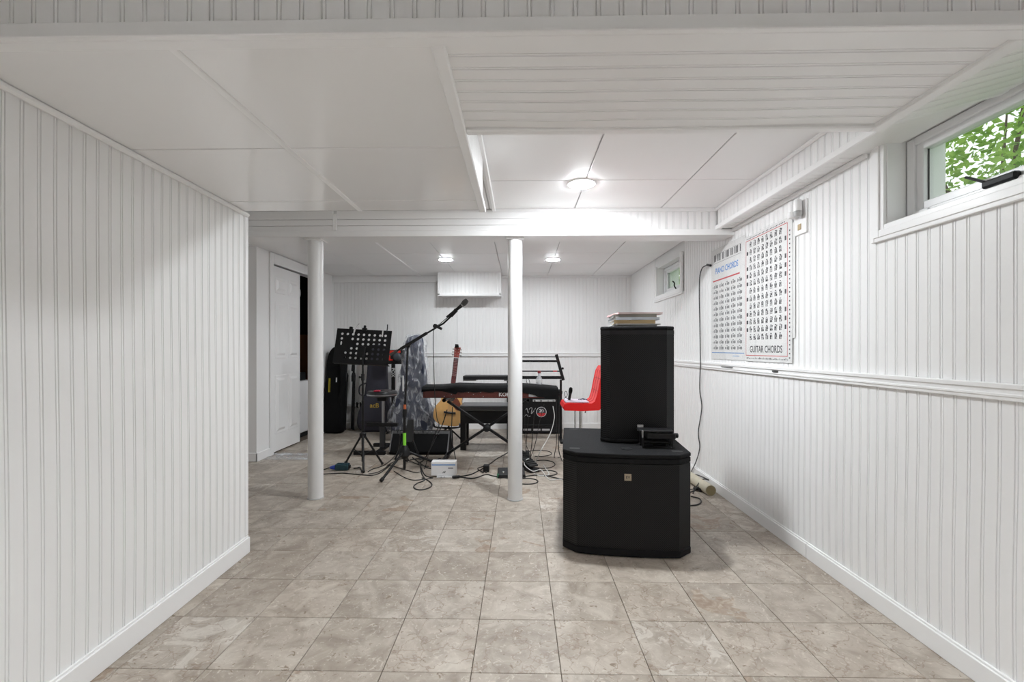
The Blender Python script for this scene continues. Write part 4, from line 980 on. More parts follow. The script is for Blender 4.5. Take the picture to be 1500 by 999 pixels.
part('boom_knob', MB().tube([bl(639, 478)+Vector((0, -0.02, 0)), bl(648, 482)+Vector((0, -0.03, 0))], 0.012, 10), BLACKP, t, smooth=True)
part('boom_joint', MB().lathe([(0.020, -0.02), (0.020, 0.02)], 12, bl(638.5, 478)+Vector((0, -0.02, 0)), Matrix.Rotation(PI/2, 3, 'X')), BLACKP, t, smooth=True)
part('clip', MB().tube([bl(661, 463)+Vector((0, -0.02, 0)), bl(669, 454)+Vector((0, -0.02, 0))], [0.017, 0.019], 12), BLACKP, t, smooth=True)
mo = Vector((mx, my-0.025, 0)); b_ = lambda px, py: on_y(px, py, my)-on_y(671, 453, my)
p0 = on_y(671, 453, my)
t = thing('microphone', 'black handheld vocal microphone clipped to the end of the boom', 'microphone', (p0.x, my-0.025, p0.z))
part('handle', MB().tube([b_(655, 465), b_(664, 458), b_(671, 452.5), b_(677, 447.5)], [0.010, 0.012, 0.014, 0.017], 14), BLACKP, t, smooth=True)
part('collar', MB().tube([b_(676.5, 448), b_(678, 446.7)], 0.020, 16), STEEL, t, smooth=True)
part('mesh_head', MB().tube([b_(677.5, 447), b_(680, 444.8), b_(682.5, 442), b_(684.5, 439.8), b_(685, 439.3)], [0.019, 0.025, 0.025, 0.019, 0.008], 16), mat('mic_mesh', (0.10, 0.10, 0.10), 0.45, metal=0.6, bump=0.6, bscale=500), t, smooth=True)
cc = [on_y(655, 465.5, my-0.03), on_y(645, 474, my-0.03), on_y(636, 482, my-0.03), on_y(634.5, 500, my-0.03), on_y(635.5, 540, my-0.03), on_y(637, 580, my-0.02), on_y(640, 612, my), on_y(643, 622, my+0.02), on_y(636, 640, my), on_y(628, 664, my), fz(622, 686), fz(612, 692), fz(600, 690), fz(580, 684), fz(568, 681)]
cable('black microphone cable hanging from the boom arm to the floor', cc, 0.0036)

# ------------------------------------------------------------------ music stand
uy = 4.20; ux = on_y(531.5, 600, uy).x
t = thing('music_stand', 'black tripod music stand with a perforated desk', 'stand', (ux, uy, 0))
z1 = on_y(0, 520, uy).z
part('pole', MB().tube([(0, 0, 0.05), (0, 0, 0.62)], 0.012, 12), STEEL if False else BLACK, t, smooth=True)
part('upper_pole', MB().tube([(0, 0, 0.55), (0, 0, z1)], 0.009, 12), BLACK, t, smooth=True)
zk = on_y(0, 552, uy).z
part('height_knob', MB().tube([(-0.035, 0, zk), (-0.008, 0, zk)], [0.012, 0.006], 10).tube([(0, 0, zk-0.03), (0, 0, zk+0.03)], 0.016, 12), BLACKP, t, smooth=True)
zh = on_y(0, 636, uy).z
part('leg_collar', MB().lathe([(0.03, zh-0.02), (0.03, zh+0.02), (0.016, zh+0.03)], 14), BLACKP, t, smooth=True)
part('slide_collar', MB().lathe([(0.018, 0.10), (0.018, 0.13)], 12), BLACKP, t, smooth=True)
for px, py in ((506, 678), (561, 680), (532.5, 692)):
    q = on_z(px, py, 0.01)-Vector((ux, uy, 0))
    lg = part('leg', MB().tube([(q.x*0.08, q.y*0.08, zh), (q.x*0.97, q.y*0.97, 0.016)], 0.010, 10), BLACK, t, smooth=True)
    part('rubber_foot', MB().tube([(q.x*0.93, q.y*0.93, 0.022), (q.x, q.y, 0.013)], 0.013, 10), RUBBER, lg, smooth=True)
    part('brace', MB().bar((q.x*0.04, q.y*0.04, 0.115), (q.x*0.5, q.y*0.5, zh*0.52), 0.010, 0.004), BLACK, t)
def desk_mb():
    mb = MB(); cols, rows, pw, ph, r = 9, 6, 0.0515, 0.0455, 0.0125; mxx, mz = 0.030, 0.028
    Wd, Hd = cols*pw, rows*ph
    closed = {(1, 1), (1, 2), (2, 2), (0, 3), (1, 3), (0, 4), (0, 5), (4, 3), (5, 3), (4, 4)}
    for c_ in range(cols):
        for r_ in range(rows):
            x = -Wd/2+pw*(c_+.5); z = Hd/2-ph*(r_+.5)
            out = [(pw/2, 0), (pw/2, ph/2), (0, ph/2), (-pw/2, ph/2), (-pw/2, 0), (-pw/2, -ph/2), (0, -ph/2), (pw/2, -ph/2)]
            inn = [(r*math.cos(a_*PI/4), r*math.sin(a_*PI/4)) for a_ in range(8)]
            if (c_, r_) in closed:
                mb.add([(x+a_, 0, z+b_) for a_, b_ in out], [tuple(range(8))]); continue
            if c_ == 0 and r_ in (2, ): inn = [(a_*0.7, b_*1.7) for a_, b_ in inn]
            mb.add([(x+a_, 0, z+b_) for a_, b_ in out]+[(x+a_, 0, z+b_) for a_, b_ in inn], [(k, (k+1) % 8, 8+(k+1) % 8, 8+k) for k in range(8)])
    for x0, x1, z0, z1_ in ((-Wd/2-mxx, -Wd/2, -Hd/2-mz, Hd/2+mz), (Wd/2, Wd/2+mxx, -Hd/2-mz, Hd/2+mz), (-Wd/2, Wd/2, Hd/2, Hd/2+mz), (-Wd/2, Wd/2, -Hd/2-mz, -Hd/2)):
        mb.quad((x0, 0, z0), (x1, 0, z0), (x1, 0, z1_), (x0, 0, z1_))
    return mb
dc = on_y(531, 507.5, uy+0.05)
dk = part('desk', desk_mb(), BLACK, t); dk.location = dc-Vector((ux, uy, 0)); dk.rotation_euler = (-0.22, 0.05, 0)
md = dk.modifiers.new('thick', 'SOLIDIFY'); md.thickness = 0.0025
part('desk_lip', MB().b2((-0.262, -0.002, -0.170), (0.262, 0.05, -0.163)), BLACK, dk, bevel=0.001)
part('desk_bracket', MB().b2((-0.035, -0.03, -0.11), (0.035, -0.002, -0.005)), BLACKP, dk, bevel=0.005)
part('page_clip', MB().b2((-0.145, -0.012, 0.13), (-0.115, 0.012, 0.185)), BLACKP, dk, bevel=0.003)
part('page_clip', MB().b2((-0.022, -0.012, 0.145), (0.022, 0.012, 0.18)).b2((-0.010, -0.01, 0.175), (0.010, 0.01, 0.205)), BLACKP, dk, bevel=0.003)
part('wire_clip', MB().tube(cat([(-0.09, 0, 0.14), (-0.085, 0, 0.18), (-0.065, 0, 0.215), (-0.055, 0, 0.22)], 4), 0.003, 6), CHROME, dk, smooth=True)
part('wire_clip', MB().tube(cat([(0.21, 0, 0.15), (0.215, 0, 0.18), (0.212, 0, 0.225)], 4), 0.005, 6), BLACK, dk, smooth=True)
part('white_tab', MB().b2((-0.102, -0.004, 0.105), (-0.090, -0.002, 0.165)), WHITEPR, dk)
part('white_tab', MB().b2((0.170, -0.004, 0.100), (0.182, -0.002, 0.165)), WHITEPR, dk)

# ------------------------------------------------------------------ round stool on an H base
ry = 4.88; rx = on_y(560, 620, ry).x
t = thing('drum_stool', 'round black padded stool on a single post with an H-shaped base', 'stool', (rx, ry, 0))
sz = on_y(0, 579, ry).z
part('seat', MB().lathe([(0.13, sz-0.005), (0.158, sz+0.005), (0.162, sz+0.03), (0.15, sz+0.055), (0.10, sz+0.064), (0.001, sz+0.066)], 32), mat('black_vinyl', (0.02, 0.02, 0.021), 0.28), t, smooth=True)
part('seat_band', MB().lathe([(0.1635, sz+0.012), (0.1635, sz+0.024)], 32), STEEL, t, smooth=True)
part('red_tag', MB().b2((-0.05, -0.14, sz+0.058), (0.01, -0.08, sz+0.072)), mat('red_tag', (0.45, 0.02, 0.05), 0.5), t, bevel=0.003)
part('mount', MB().b2((-0.045, -0.05, sz-0.05), (0.055, 0.05, sz-0.004)), BLACKP, t, bevel=0.006)
zc_ = on_y(0, 620, ry).z
part('post', MB().tube([(0.01, 0, zc_), (0.01, 0, sz-0.03)], 0.016, 12), STEEL, t, smooth=True)
part('crossbar', MB().b2((-0.17, -0.025, zc_-0.018), (0.17, 0.025, zc_+0.018)), BLACKP, t, bevel=0.005)
part('leg', MB().b2((-0.025, -0.02, 0.03), (0.03, 0.02, zc_)), mat('graphite_metal', (0.045, 0.047, 0.05), 0.4), t, bevel=0.004)
for y in (-0.19, 0.20):
    part('foot_bar', MB().b2((-0.24 if y < 0 else -0.16, y-0.02, 0.0), (0.09, y+0.02, 0.04)), BLACK, t, bevel=0.005)
part('spine', MB().b2((-0.02, -0.19, 0.01), (0.025, 0.20, 0.035)), BLACK, t, bevel=0.003)

# ------------------------------------------------------------------ guitar bags
def guitar_outline(L, lower, waist, upper, neck, head, bodyfrac=0.48, n=10):
    bl_ = L*bodyfrac
    half = [(0.0, 0.0), (lower*0.55, 0.008*L), (lower*0.88, bl_*0.12), (lower, bl_*0.30), (lower*0.95, bl_*0.45), (waist, bl_*0.64), (upper*0.98, bl_*0.80), (upper*0.92, bl_*0.92), (upper*0.55, bl_*1.0), (neck, bl_*1.06), (neck*0.97, L*0.80), (head, L*0.88), (head, L*0.97), (head*0.6, L)]
    return half
def sym(half): return [(x, z) for x, z in half]+[(-x, z) for x, z in half[::-1] if x > 1e-6]
def smooth_closed(pts, sub=4):
    n = len(pts); out = []
    for i in range(n):
        a, b, c, d = [Vector(pts[(i+k-1) % n]) for k in range(4)]
        for k in range(sub):
            t_ = k/sub; q = 0.5*((2*b)+(c-a)*t_+(2*a-5*b+4*c-d)*t_*t_+(3*b-a-3*c+d)*t_**3); out.append((q.x, q.y))
    return out
def bag_layers(d): return [(-d, 0.90), (-d*0.92, 0.965), (-d*0.6, 1.0), (d*0.6, 1.0), (d*0.92, 0.965), (d, 0.90)]
# slate bag
gy = 6.02; gx = on_y(551, 620, gy).x
ob = smooth_closed(sym([(0.0, 0.0), (0.14, 0.005), (0.215, 0.05), (0.235, 0.15), (0.215, 0.27), (0.175, 0.38), (0.150, 0.48), (0.135, 0.60), (0.120, 0.80), (0.115, 1.05), (0.105, 1.12), (0.06, 1.15)]), 3)
t = thing('guitar_bag', 'slate grey guitar bag with gold lettering leaning on the back wall', 'bag', (gx, gy, 0.0), rot=(-0.085, 0, 0))
part('shell', MB().slab(ob, bag_layers(0.075)), GREYBAG, t, smooth=True)
part('piping', MB().tube([(x, -0.047, z+0.0) for x, z in ob]+[(ob[0][0], -0.047, ob[0][1])], 0.008, 6, cap=False), GREYPIPE, t, smooth=True)
pk_ = part('front_pocket', MB().b2((-0.165, -0.100, 0.10), (0.165, -0.070, 0.47)), GREYBAG, t, bevel=0.012, seg=2)
part('lettering', text_mb('acB', 0.085, Matrix.Translation((0.0, -0.1015, 0.345)) @ Matrix.Rotation(PI/2, 4, 'X'), 0.001), GOLD, pk_, label='gold lettering')
part('web_band', MB().b2((-0.20, -0.104, 0.105), (0.20, -0.098, 0.145)), GREYPIPE, pk_, bevel=0.001)
part('handle', MB().tube(cat([(-0.15, -0.05, 0.47), (-0.205, -0.09, 0.50), (-0.205, -0.09, 0.60), (-0.14, -0.05, 0.64)], 4), 0.010, 8), GREYPIPE, t, smooth=True)
# long black bag
ly = 5.90; lx = on_y(489, 620, ly).x
ob = smooth_closed(sym([(0.0, 0.0), (0.09, 0.005), (0.125, 0.06), (0.120, 0.35), (0.105, 0.70), (0.098, 0.95), (0.075, 1.06), (0.03, 1.12)]), 3)
t = thing('stand_bag', 'tall narrow black bag with yellow vertical lettering in the back corner', 'bag', (lx, ly, 0.0), rot=(-0.10, 0.0, 0))
part('shell', MB().slab(ob, bag_layers(0.085)), BLACKC, t, smooth=True)
part('handle_tip', MB().tube([(0.02, 0, 1.10), (0.025, 0, 1.17)], [0.012, 0.008], 8).tube([(-0.02, 0, 1.155), (0.06, 0, 1.15)], 0.009, 8), BLACK, t, smooth=True)
part('lettering', text_mb('HERCULES', 0.036, Matrix.Translation((-0.045, -0.089, 0.62)) @ Matrix.Rotation(PI/2, 4, 'X') @ Matrix.Rotation(PI/2, 4, 'Z'), 0.001) if False else
     MB().b2((-0.058, -0.0885, 0.53), (-0.050, -0.087, 0.71)).b2((-0.044, -0.0885, 0.53), (-0.038, -0.087, 0.71)), YELLOW, t, label='yellow vertical print')
part('tag', MB().b2((0.035, -0.0895, 0.66), (0.050, -0.087, 0.72)), WHITEPR, t)
part('strap', MB().tube(cat([(0.06, -0.08, 1.02), (0.10, -0.11, 0.85), (0.11, -0.10, 0.60), (0.08, -0.085, 0.40)], 5), 0.012, 6), BLACKC, t, smooth=True)
# folded tripod stands beside it
for k, (px, tilt, lab) in enumerate(((502, 0.02, 'folded black tripod stand leaning beside the tall black bag'), (515, 0.0, 'thin black folded pole leaning on the wall beside the folded tripod'))):
    yy = 6.05; xx = on_y(px, 620, yy).x
    t = thing('folded_stand', lab, 'stand', (xx, yy, 0), rot=(-0.10, tilt, 0))
    part('pole', MB().tube([(0, 0, 0.02), (0, 0, 0.95-0.06*k)], 0.014, 10), BLACK, t, smooth=True)
    for dx, dy in ((-0.03, 0.0), (0.03, 0.0), (0.0, -0.03)) if k == 0 else ((0.024, 0.0), ):
        part('leg', MB().tube([(dx, dy, 0.01), (dx*0.6, dy*0.6, 0.70)], 0.012, 8), BLACK, t, smooth=True)
    part('collar', MB().lathe([(0.032-0.006*k, 0.66), (0.034-0.006*k, 0.74), (0.02, 0.78)], 12), BLACKP, t, smooth=True)
    if k == 0: part('top_bracket', MB().b2((-0.01, -0.03, 0.93), (0.10, -0.01, 0.96)).b2((0.08, -0.03, 0.80), (0.10, -0.01, 0.96)), BLACKP, t, bevel=0.003)
# plastic-wrapped bag
wy = 5.50; wx = on_y(604, 620, wy).x
half = [(0.0, 0.0), (0.13, 0.005), (0.215, 0.06), (0.245, 0.18), (0.235, 0.32), (0.195, 0.46), (0.165, 0.60), (0.150, 0.75), (0.125, 0.95), (0.110, 1.15), (0.085, 1.24), (0.03, 1.27)]
ob = smooth_closed(sym(half), 4)
def crumple(amp, sc_n, seed):
    def fn(v):
        q = Vector((v.x*sc_n, v.y*sc_n, v.z*sc_n*0.6+seed)); 
        return Vector((v.x+amp*noise.noise(q), v.y+amp*noise.noise(q+Vector((9, 3, 1))), max(0.0, v.z+0.5*amp*noise.noise(q+Vector((2, 8, 5))))))
    return fn
def dense_slab(ob, d, k=1.0, rows=(1, .93, .8, .6, .4, .2)):
    mb = MB(); L_ = [(-d, r*0.92) for r in rows[::-1]]+[(-d*0.8, 0.98), (-d*0.3, 1.0), (d*0.3, 1.0), (d*0.8, 0.98)]+[(d, r*0.92) for r in rows]
    mb.slab(ob, [(y*k, s*k) for y, s in L_]); return mb
t = thing('wrapped_guitar_bag', 'navy guitar bag wrapped in crumpled clear plastic behind the microphone stand', 'bag', (wx, wy, 0.0), rot=(-0.04, 0.02, 0))
part('bag', dense_slab(ob, 0.10).map(crumple(0.03, 7, 1)), NAVYBAG, t, smooth='all')
flare = [(x*(1.10 if z > 0.5 else 1.16)+(0.03 if 0 < z < 0.2 else 0)*(1 if x > 0 else -1), z*1.012) for x, z in ob]
part('plastic_film', dense_slab(flare, 0.125).map(crumple(0.055, 9, 4)), FILM, t, smooth='all')
# red and black case with a strap, behind the music stand desk
cy_ = 5.90; q = on_y(577, 522, cy_)
t = thing('red_black_case', 'red and black moulded case on a narrow post behind the music stand desk', 'case', (q.x, cy_, 0))
zz = q.z
part('shell', MB().prism([(-0.14, -0.05), (0.14, -0.05), (0.16, 0.0), (0.14, 0.07), (-0.14, 0.07)], zz-0.10, zz+0.085), BLACKP, t, bevel=0.02, seg=2)
part('red_frame', MB().b2((-0.075, -0.062, zz+0.045), (0.10, -0.050, zz+0.075)).b2((-0.075, -0.062, zz-0.04), (-0.030, -0.050, zz+0.06)).b2((-0.05, -0.062, zz-0.055), (0.0, -0.05, zz-0.035)), mat('red_plastic', (0.70, 0.03, 0.015), 0.35), t, bevel=0.004)
part('dome', MB().lathe([(0.06, 0.0), (0.055, 0.02), (0.035, 0.035), (0.001, 0.04)], 20, (0.055, -0.048, zz-0.005), Matrix.Rotation(PI/2, 3, 'X')), mat('smoked_dome', (0.06, 0.07, 0.08), 0.2), t, smooth=True)
part('post', MB().b2((-0.035, 0.0, 0.0), (0.012, 0.03, zz-0.09)), BLACKP, t, bevel=0.004)
part('post_lettering', text_mb('POX', 0.060, Matrix.Translation((-0.012, -0.0008, zz-0.21)) @ Matrix.Rotation(PI/2, 4, 'X') @ Matrix.Rotation(-PI/2, 4, 'Z'), 0.001), WHITEPR, t)
part('foot_plate', MB().b2((-0.09, -0.06, 0), (0.07, 0.10, 0.012)), BLACK, t, bevel=0.003)

# ------------------------------------------------------------------ tilted stage amplifier on the floor
vy = 4.72; v0 = on_y(571, 650, vy).x; v1 = on_y(657, 650, vy).x
t = thing('stage_monitor', 'low black tilted stage amplifier on the floor behind the microphone stand', 'amplifier', ((v0+v1)/2, vy, 0)); hw = (v1-v0)/2
prof = [(-0.02, 0.0), (-0.035, 0.03), (0.10, 0.225), (0.30, 0.20), (0.34, 0.0)]
cab = MB(); vs = [(-hw, y, z) for y, z in prof]+[(hw, y, z) for y, z in prof]; n = len(prof)
cab.add(vs, [tuple(range(n))[::-1], tuple(range(n, 2*n))]+[(i, (i+1) % n, n+(i+1) % n, n+i) for i in range(n)])
part('cabinet', cab, TEXBLK, t, bevel=0.004)
part('grille_cloth', MB().add([(-hw+0.02, -0.036, 0.034), (hw-0.02, -0.036, 0.034), (hw-0.02, 0.072, 0.192), (-hw+0.02, 0.072, 0.192)], [(0, 1, 2, 3)]), BLACKC, t)
cp = part('control_panel', MB().add([(-hw+0.01, 0.079, 0.199), (hw-0.01, 0.079, 0.199), (hw-0.01, 0.099, 0.2275), (-hw+0.01, 0.099, 0.2275)], [(0, 1, 2, 3)]), mat('panel_grey', (0.10, 0.10, 0.10), 0.4), t)
for k in range(10): part('knob', MB().tube([(-hw+0.06+k*0.045, 0.092, 0.214), (-hw+0.06+k*0.045, 0.080, 0.222)], 0.007, 8), STEEL if k % 3 else BLACK, cp)
part('silver_tab', MB().b2((hw-0.15, 0.06, 0.196), (hw-0.11, 0.075, 0.206)), STEEL, t)
for x in (-hw+0.005, hw-0.005): part('side_trim', MB().bar((x, -0.037, 0.03), (x, 0.098, 0.2255), 0.012, 0.012), STEEL, t)
q = on_y(600, 640, vy-0.10)
t = thing('sheet_holder', 'narrow black slanted sheet holder leaning in front of the stage amplifier', 'stand', (q.x, vy-0.26, 0))
part('plate', MB().add([(-0.055, 0.10, 0.16), (0.055, 0.10, 0.16), (0.03, 0.20, 0.37), (-0.025, 0.20, 0.37), (-0.055, 0.108, 0.16), (0.055, 0.108, 0.16), (0.03, 0.208, 0.37), (-0.025, 0.208, 0.37)],
     [(0, 1, 2, 3), (7, 6, 5, 4), (0, 4, 5, 1), (1, 5, 6, 2), (2, 6, 7, 3), (3, 7, 4, 0)]), mat('charcoal', (0.022, 0.022, 0.023), 0.5), t)
part('strut', MB().tube([(0.05, 0.10, 0.17), (0.15, -0.02, 0.015)], 0.010, 8), BLACK, t, smooth=True)
part('strut', MB().tube([(-0.05, 0.10, 0.17), (-0.10, -0.02, 0.012)], 0.010, 8), BLACK, t, smooth=True)
part('strut', MB().tube([(0.0, 0.11, 0.17), (0.0, 0.17, 0.012)], 0.008, 8), BLACK, t, smooth=True)

# ------------------------------------------------------------------ acoustic guitar on its stand
qy = 5.30; qx = on_y(656.5, 615, qy).x; qz = 0.20
t = thing('acoustic_guitar', 'natural top acoustic guitar resting on a black stand behind the keyboard', 'guitar', (qx, qy, qz), rot=(-0.10, 0.105, 0))
body = smooth_closed(sym([(0.0, 0.0), (0.10, 0.006), (0.175, 0.06), (0.190, 0.14), (0.170, 0.22), (0.125, 0.285), (0.128, 0.34), (0.140, 0.39), (0.120, 0.45), (0.06, 0.475)]), 4)
part('body_sides', MB().slab(body, [(0.0, 1.0), (0.09, 1.0), (0.096, 0.97)]), MAHOG, t, smooth=True)
part('soundboard', MB().slab(body, [(-0.004, 0.985), (0.0, 1.0)]), WOODT, t)
RXm = Matrix.Rotation(PI/2, 3, 'X')
part('sound_hole', MB().lathe([(0.048, 0), (0.048, 0.0012)], 24, (0, -0.004, 0.33), RXm), FRETB, t)
part('rosette', MB().lathe([(0.052, 0.0), (0.056, 0.0018), (0.060, 0.0)], 24, (0, -0.0035, 0.33), RXm), MAHOG, t)
part('pickguard', MB().slab(smooth_closed([(0.02, 0.27), (0.06, 0.20), (0.11, 0.19), (0.12, 0.25), (0.085, 0.31), (0.055, 0.33)], 3), [(-0.0055, 1.0), (-0.004, 1.0)]), MAHOG, t)
part('bridge', MB().b2((-0.07, -0.012, 0.14), (0.07, -0.004, 0.165)), FRETB, t, bevel=0.003)
part('saddle', MB().b2((-0.04, -0.015, 0.158), (0.04, -0.012, 0.161)), WHITEPR, t)
part('neck', MB().b2((-0.026, -0.005, 0.46), (0.026, 0.02, 0.80)), MAHOG, t, bevel=0.005)
part('fretboard', MB().b2((-0.027, -0.012, 0.37), (0.027, -0.004, 0.80)), FRETB, t)
fm = MB()
for k in range(15): fm.b2((-0.0265, -0.0135, 0.795-0.40*(1-0.944**k)*0.95), (0.0265, -0.012, 0.7975-0.40*(1-0.944**k)*0.95))
part('frets', fm, CHROME, t, kind='stuff')
part('nut', MB().b2((-0.026, -0.014, 0.80), (0.026, -0.004, 0.806)), WHITEPR, t)
hd = part('headstock', MB().add([(-0.030, -0.006, 0.806), (0.030, -0.006, 0.806), (0.038, 0.006, 0.93), (-0.038, 0.006, 0.93), (-0.030, 0.010, 0.806), (0.030, 0.010, 0.806), (0.038, 0.022, 0.93), (-0.038, 0.022, 0.93)],
    [(0, 1, 2, 3), (7, 6, 5, 4), (0, 4, 5, 1), (1, 5, 6, 2), (2, 6, 7, 3), (3, 7, 4, 0)]), mat('red_headstock', (0.22, 0.045, 0.035), 0.35), t, bevel=0.003)
for sx_ in (-1, 1):
    for k in range(3):
        part('tuner', MB().tube([(sx_*0.030, 0.012, 0.835+k*0.035), (sx_*0.056, 0.012, 0.835+k*0.035)], [0.004, 0.009], 8), CHROME, hd)
        part('tuner_post', MB().lathe([(0.005, 0), (0.005, 0.012)], 8, (sx_*0.018, 0.004+k*0.003, 0.835+k*0.035), RXm), CHROME, hd)
part('tuner_clip', MB().b2((-0.03, -0.02, 0.925), (0.012, 0.03, 0.95)).b2((-0.028, -0.03, 0.94), (0.010, 0.0, 0.962)), BLACKP, t, bevel=0.003)
sm = MB()
for k in range(6): sm.tube([(-0.020+0.008*k, -0.0155, 0.16), (-0.018+0.0072*k, -0.0155, 0.806)], 0.0008, 4)
part('strings', sm, CHROME, t, kind='stuff')
t = thing('guitar_stand', 'black tubular guitar stand under the acoustic guitar', 'stand', (qx, qy, 0))
part('cradle', MB().tube(cat([(-0.15, -0.10, 0.24), (-0.145, -0.07, 0.20), (-0.10, -0.01, 0.180), (0.0, 0.02, 0.170), (0.10, -0.01, 0.180), (0.145, -0.07, 0.20), (0.15, -0.10, 0.24)], 4), 0.011, 8), BLACK, t, smooth=True)
part('upright', MB().tube([(0.0, 0.03, 0.17), (0.03, 0.16, 0.50)], 0.011, 8), BLACK, t, smooth=True)
for ax, ay_ in ((-0.20, -0.06), (0.20, -0.06), (0.0, 0.26)):
    part('leg', MB().tube([(0, 0.02, 0.18), (ax*0.7, ay_*0.7, 0.07), (ax, ay_, 0.012)], 0.010, 8), BLACK, t, smooth=True)

# ------------------------------------------------------------------ small things on the floor
wy_ = on_z(650, 699, 0).y; w0 = on_y(631.5, 690, wy_).x; w1 = on_y(667.5, 690, wy_).x
t = thing('white_box', 'white carton with a blue stripe standing in front of the crossed stand', 'box', ((w0+w1)/2, wy_, 0), 0.02); hw = (w1-w0)/2
part('carton', MB().b2((-hw, 0, 0.012), (hw, 0.09, 0.130)), VINYL, t, bevel=0.003)
part('stripe', MB().b2((-hw+0.006, -0.0012, 0.102), (hw-0.004, 0.0, 0.109)), BLUEINK, t)
part('print', MB().b2((hw-0.065, -0.0012, 0.072), (hw-0.022, 0.0, 0.083)), mat('grey_ink', (0.25, 0.25, 0.27), 0.5), t)
part('logo', MB().tube([(-0.006, -0.001, 0.035), (0.002, -0.001, 0.050), (0.006, -0.001, 0.036)], 0.0025, 6).tube([(0.012, -0.001, 0.036), (0.016, -0.001, 0.054)], 0.0025, 6), INK, t)
part('lower_flap', MB().b2((-hw+0.05, -0.02, 0.0), (hw-0.02, 0.06, 0.012)), VINYL, t, bevel=0.002)
part('flap_mark', MB().b2((-0.02, -0.0212, 0.004), (-0.012, -0.02, 0.009)).b2((0.008, -0.0212, 0.004), (0.016, -0.02, 0.009)), INK, t)
q = fz(500, 689, 0)
t = thing('power_adapter', 'dark teal power adapter with a blue plug on the floor by the music stand', 'adapter', q, 0.03)
part('case', MB().b2((-0.055, -0.02, 0.0), (0.065, 0.05, 0.060)), TEAL, t, bevel=0.012, seg=2)
part('blue_plug', MB().tube([(-0.055, 0.01, 0.026), (-0.082, 0.01, 0.024), (-0.105, 0.01, 0.022)], [0.022, 0.018, 0.010], 12), BLUEP, t, smooth=True)
part('socket', MB().b2((0.064, -0.005, 0.015), (0.078, 0.03, 0.045)), BLACKP, t, bevel=0.003)
cable('black cable running from the blue plug behind the post', [q+Vector((-0.105, 0.01, 0.022)), fz(482, 685, 0.01), fz(474, 688), fz(466, 690), fz(455, 689)], 0.004)
cable('black cable on the floor in front of the teal adapter', [fz(468, 695), fz(480, 694), fz(500, 693), fz(514, 694), fz(530, 695.5), fz(545, 696), fz(556, 693), fz(566, 686), fz(572, 680)], 0.0045)
cable('short black curled lead between the teal adapter and the music stand', [fz(518, 686), fz(523, 685.5), fz(527, 684.5, .012), fz(529, 688), fz(530, 692)], 0.0055)
cable('black cable fanning from the microphone stand toward the music stand', [fz(539, 691), fz(546, 687), fz(556, 684), fz(563, 681), fz(570, 676), fz(577, 669, .02), fz(583, 660, .06), on_y(586, 640, 4.3), on_y(585, 628, 4.5)], 0.004)
cable('black cable curving back toward the microphone stand hub', [fz(540, 694), fz(552, 692), fz(562, 687), fz(572, 679, .01), fz(580, 675, .02), fz(590, 672, .02), fz(602, 676, .01), fz(615, 681), fz(628, 683)], 0.004)
cable('thin black cable sweeping past the microphone stand leg to the white carton', [fz(577, 690), fz(590, 698), fz(604, 703), fz(622, 702), fz(634, 700)], 0.0035)
cable('black cable coiled in a loop in front of the white carton', [fz(634, 700), fz(624, 697), fz(619, 690), fz(616, 683), fz(618, 694), fz(622, 703), fz(611, 708), fz(606, 713), fz(611, 717), fz(621, 717), fz(631, 713), fz(632, 708), fz(624, 702), fz(618, 700)], 0.0048)
cable('black cable bundled under the stage amplifier', [fz(600, 674, .02), fz(612, 672, .03), fz(624, 673, .02), fz(636, 674, .03), fz(646, 672, .04), fz(640, 684, .02), fz(629, 686, .02), fz(617, 680, .02), fz(604, 670, .05)], 0.006)
cable('black lead hanging from the stage amplifier top to the floor', [on_y(655, 600, 4.6), on_y(648, 622, 4.6), on_y(641, 636, 4.55), on_y(633, 652, 4.4), fz(622, 672, .02), fz(612, 680)], 0.0055)
cable('black lead looping behind the crossed stand leg', [on_y(663, 596, 4.8), on_y(662, 615, 4.8), on_y(661, 640, 4.7), on_y(665, 660, 4.5), fz(668, 676), fz(668, 690)], 0.005)
cable('black cable running from the white carton to the black power brick', [fz(668, 698), fz(680, 697), fz(692, 694), fz(702, 689), fz(708, 686, .02)], 0.005, ends=[(fz(663, 699, .015), fz(673, 698, .012), 0.012, CABLE)])
cable('black cable rising behind the post toward the pedals', [fz(708, 692, .01), fz(700, 686), fz(715, 681), fz(728, 672), fz(742, 664), fz(752, 656)], 0.005)
cable('black cable along the floor from the white carton to the pedals', [fz(668, 698), fz(690, 700.5), fz(700, 699), fz(712, 695), fz(722, 697), fz(735, 699), fz(748, 701)], 0.005)
q = fz(712.5, 691, 0)
t = thing('power_brick', 'small black power brick standing on the floor left of the tall post', 'adapter', q)
part('case', MB().b2((-0.028, -0.02, 0.0), (0.026, 0.03, 0.062)), BLACKP, t, bevel=0.006)
part('cord_boot', MB().tube([(0, -0.02, 0.006), (0.0, -0.045, 0.005)], 0.005, 8), CABLE, t)
q = fz(748, 700, 0)
t = thing('effects_pedal', 'black pedalboard with a green corner on the floor behind the post', 'pedal', q, 0.08)
part('case', MB().add([(-0.11, -0.01, 0), (0.13, -0.01, 0), (0.13, 0.14, 0), (-0.11, 0.14, 0), (-0.105, -0.005, 0.03), (0.125, -0.005, 0.03), (0.125, 0.14, 0.055), (-0.105, 0.14, 0.055)],
     [(3, 2, 1, 0), (4, 5, 6, 7), (0, 1, 5, 4), (1, 2, 6, 5), (2, 3, 7, 6), (3, 0, 4, 7)]), BLACKP, t, bevel=0.004)
part('green_corner', MB().b2((-0.114, -0.006, 0.003), (-0.098, 0.03, 0.032)), mat('deep_green', (0.01, 0.14, 0.06), 0.4), t, bevel=0.002)
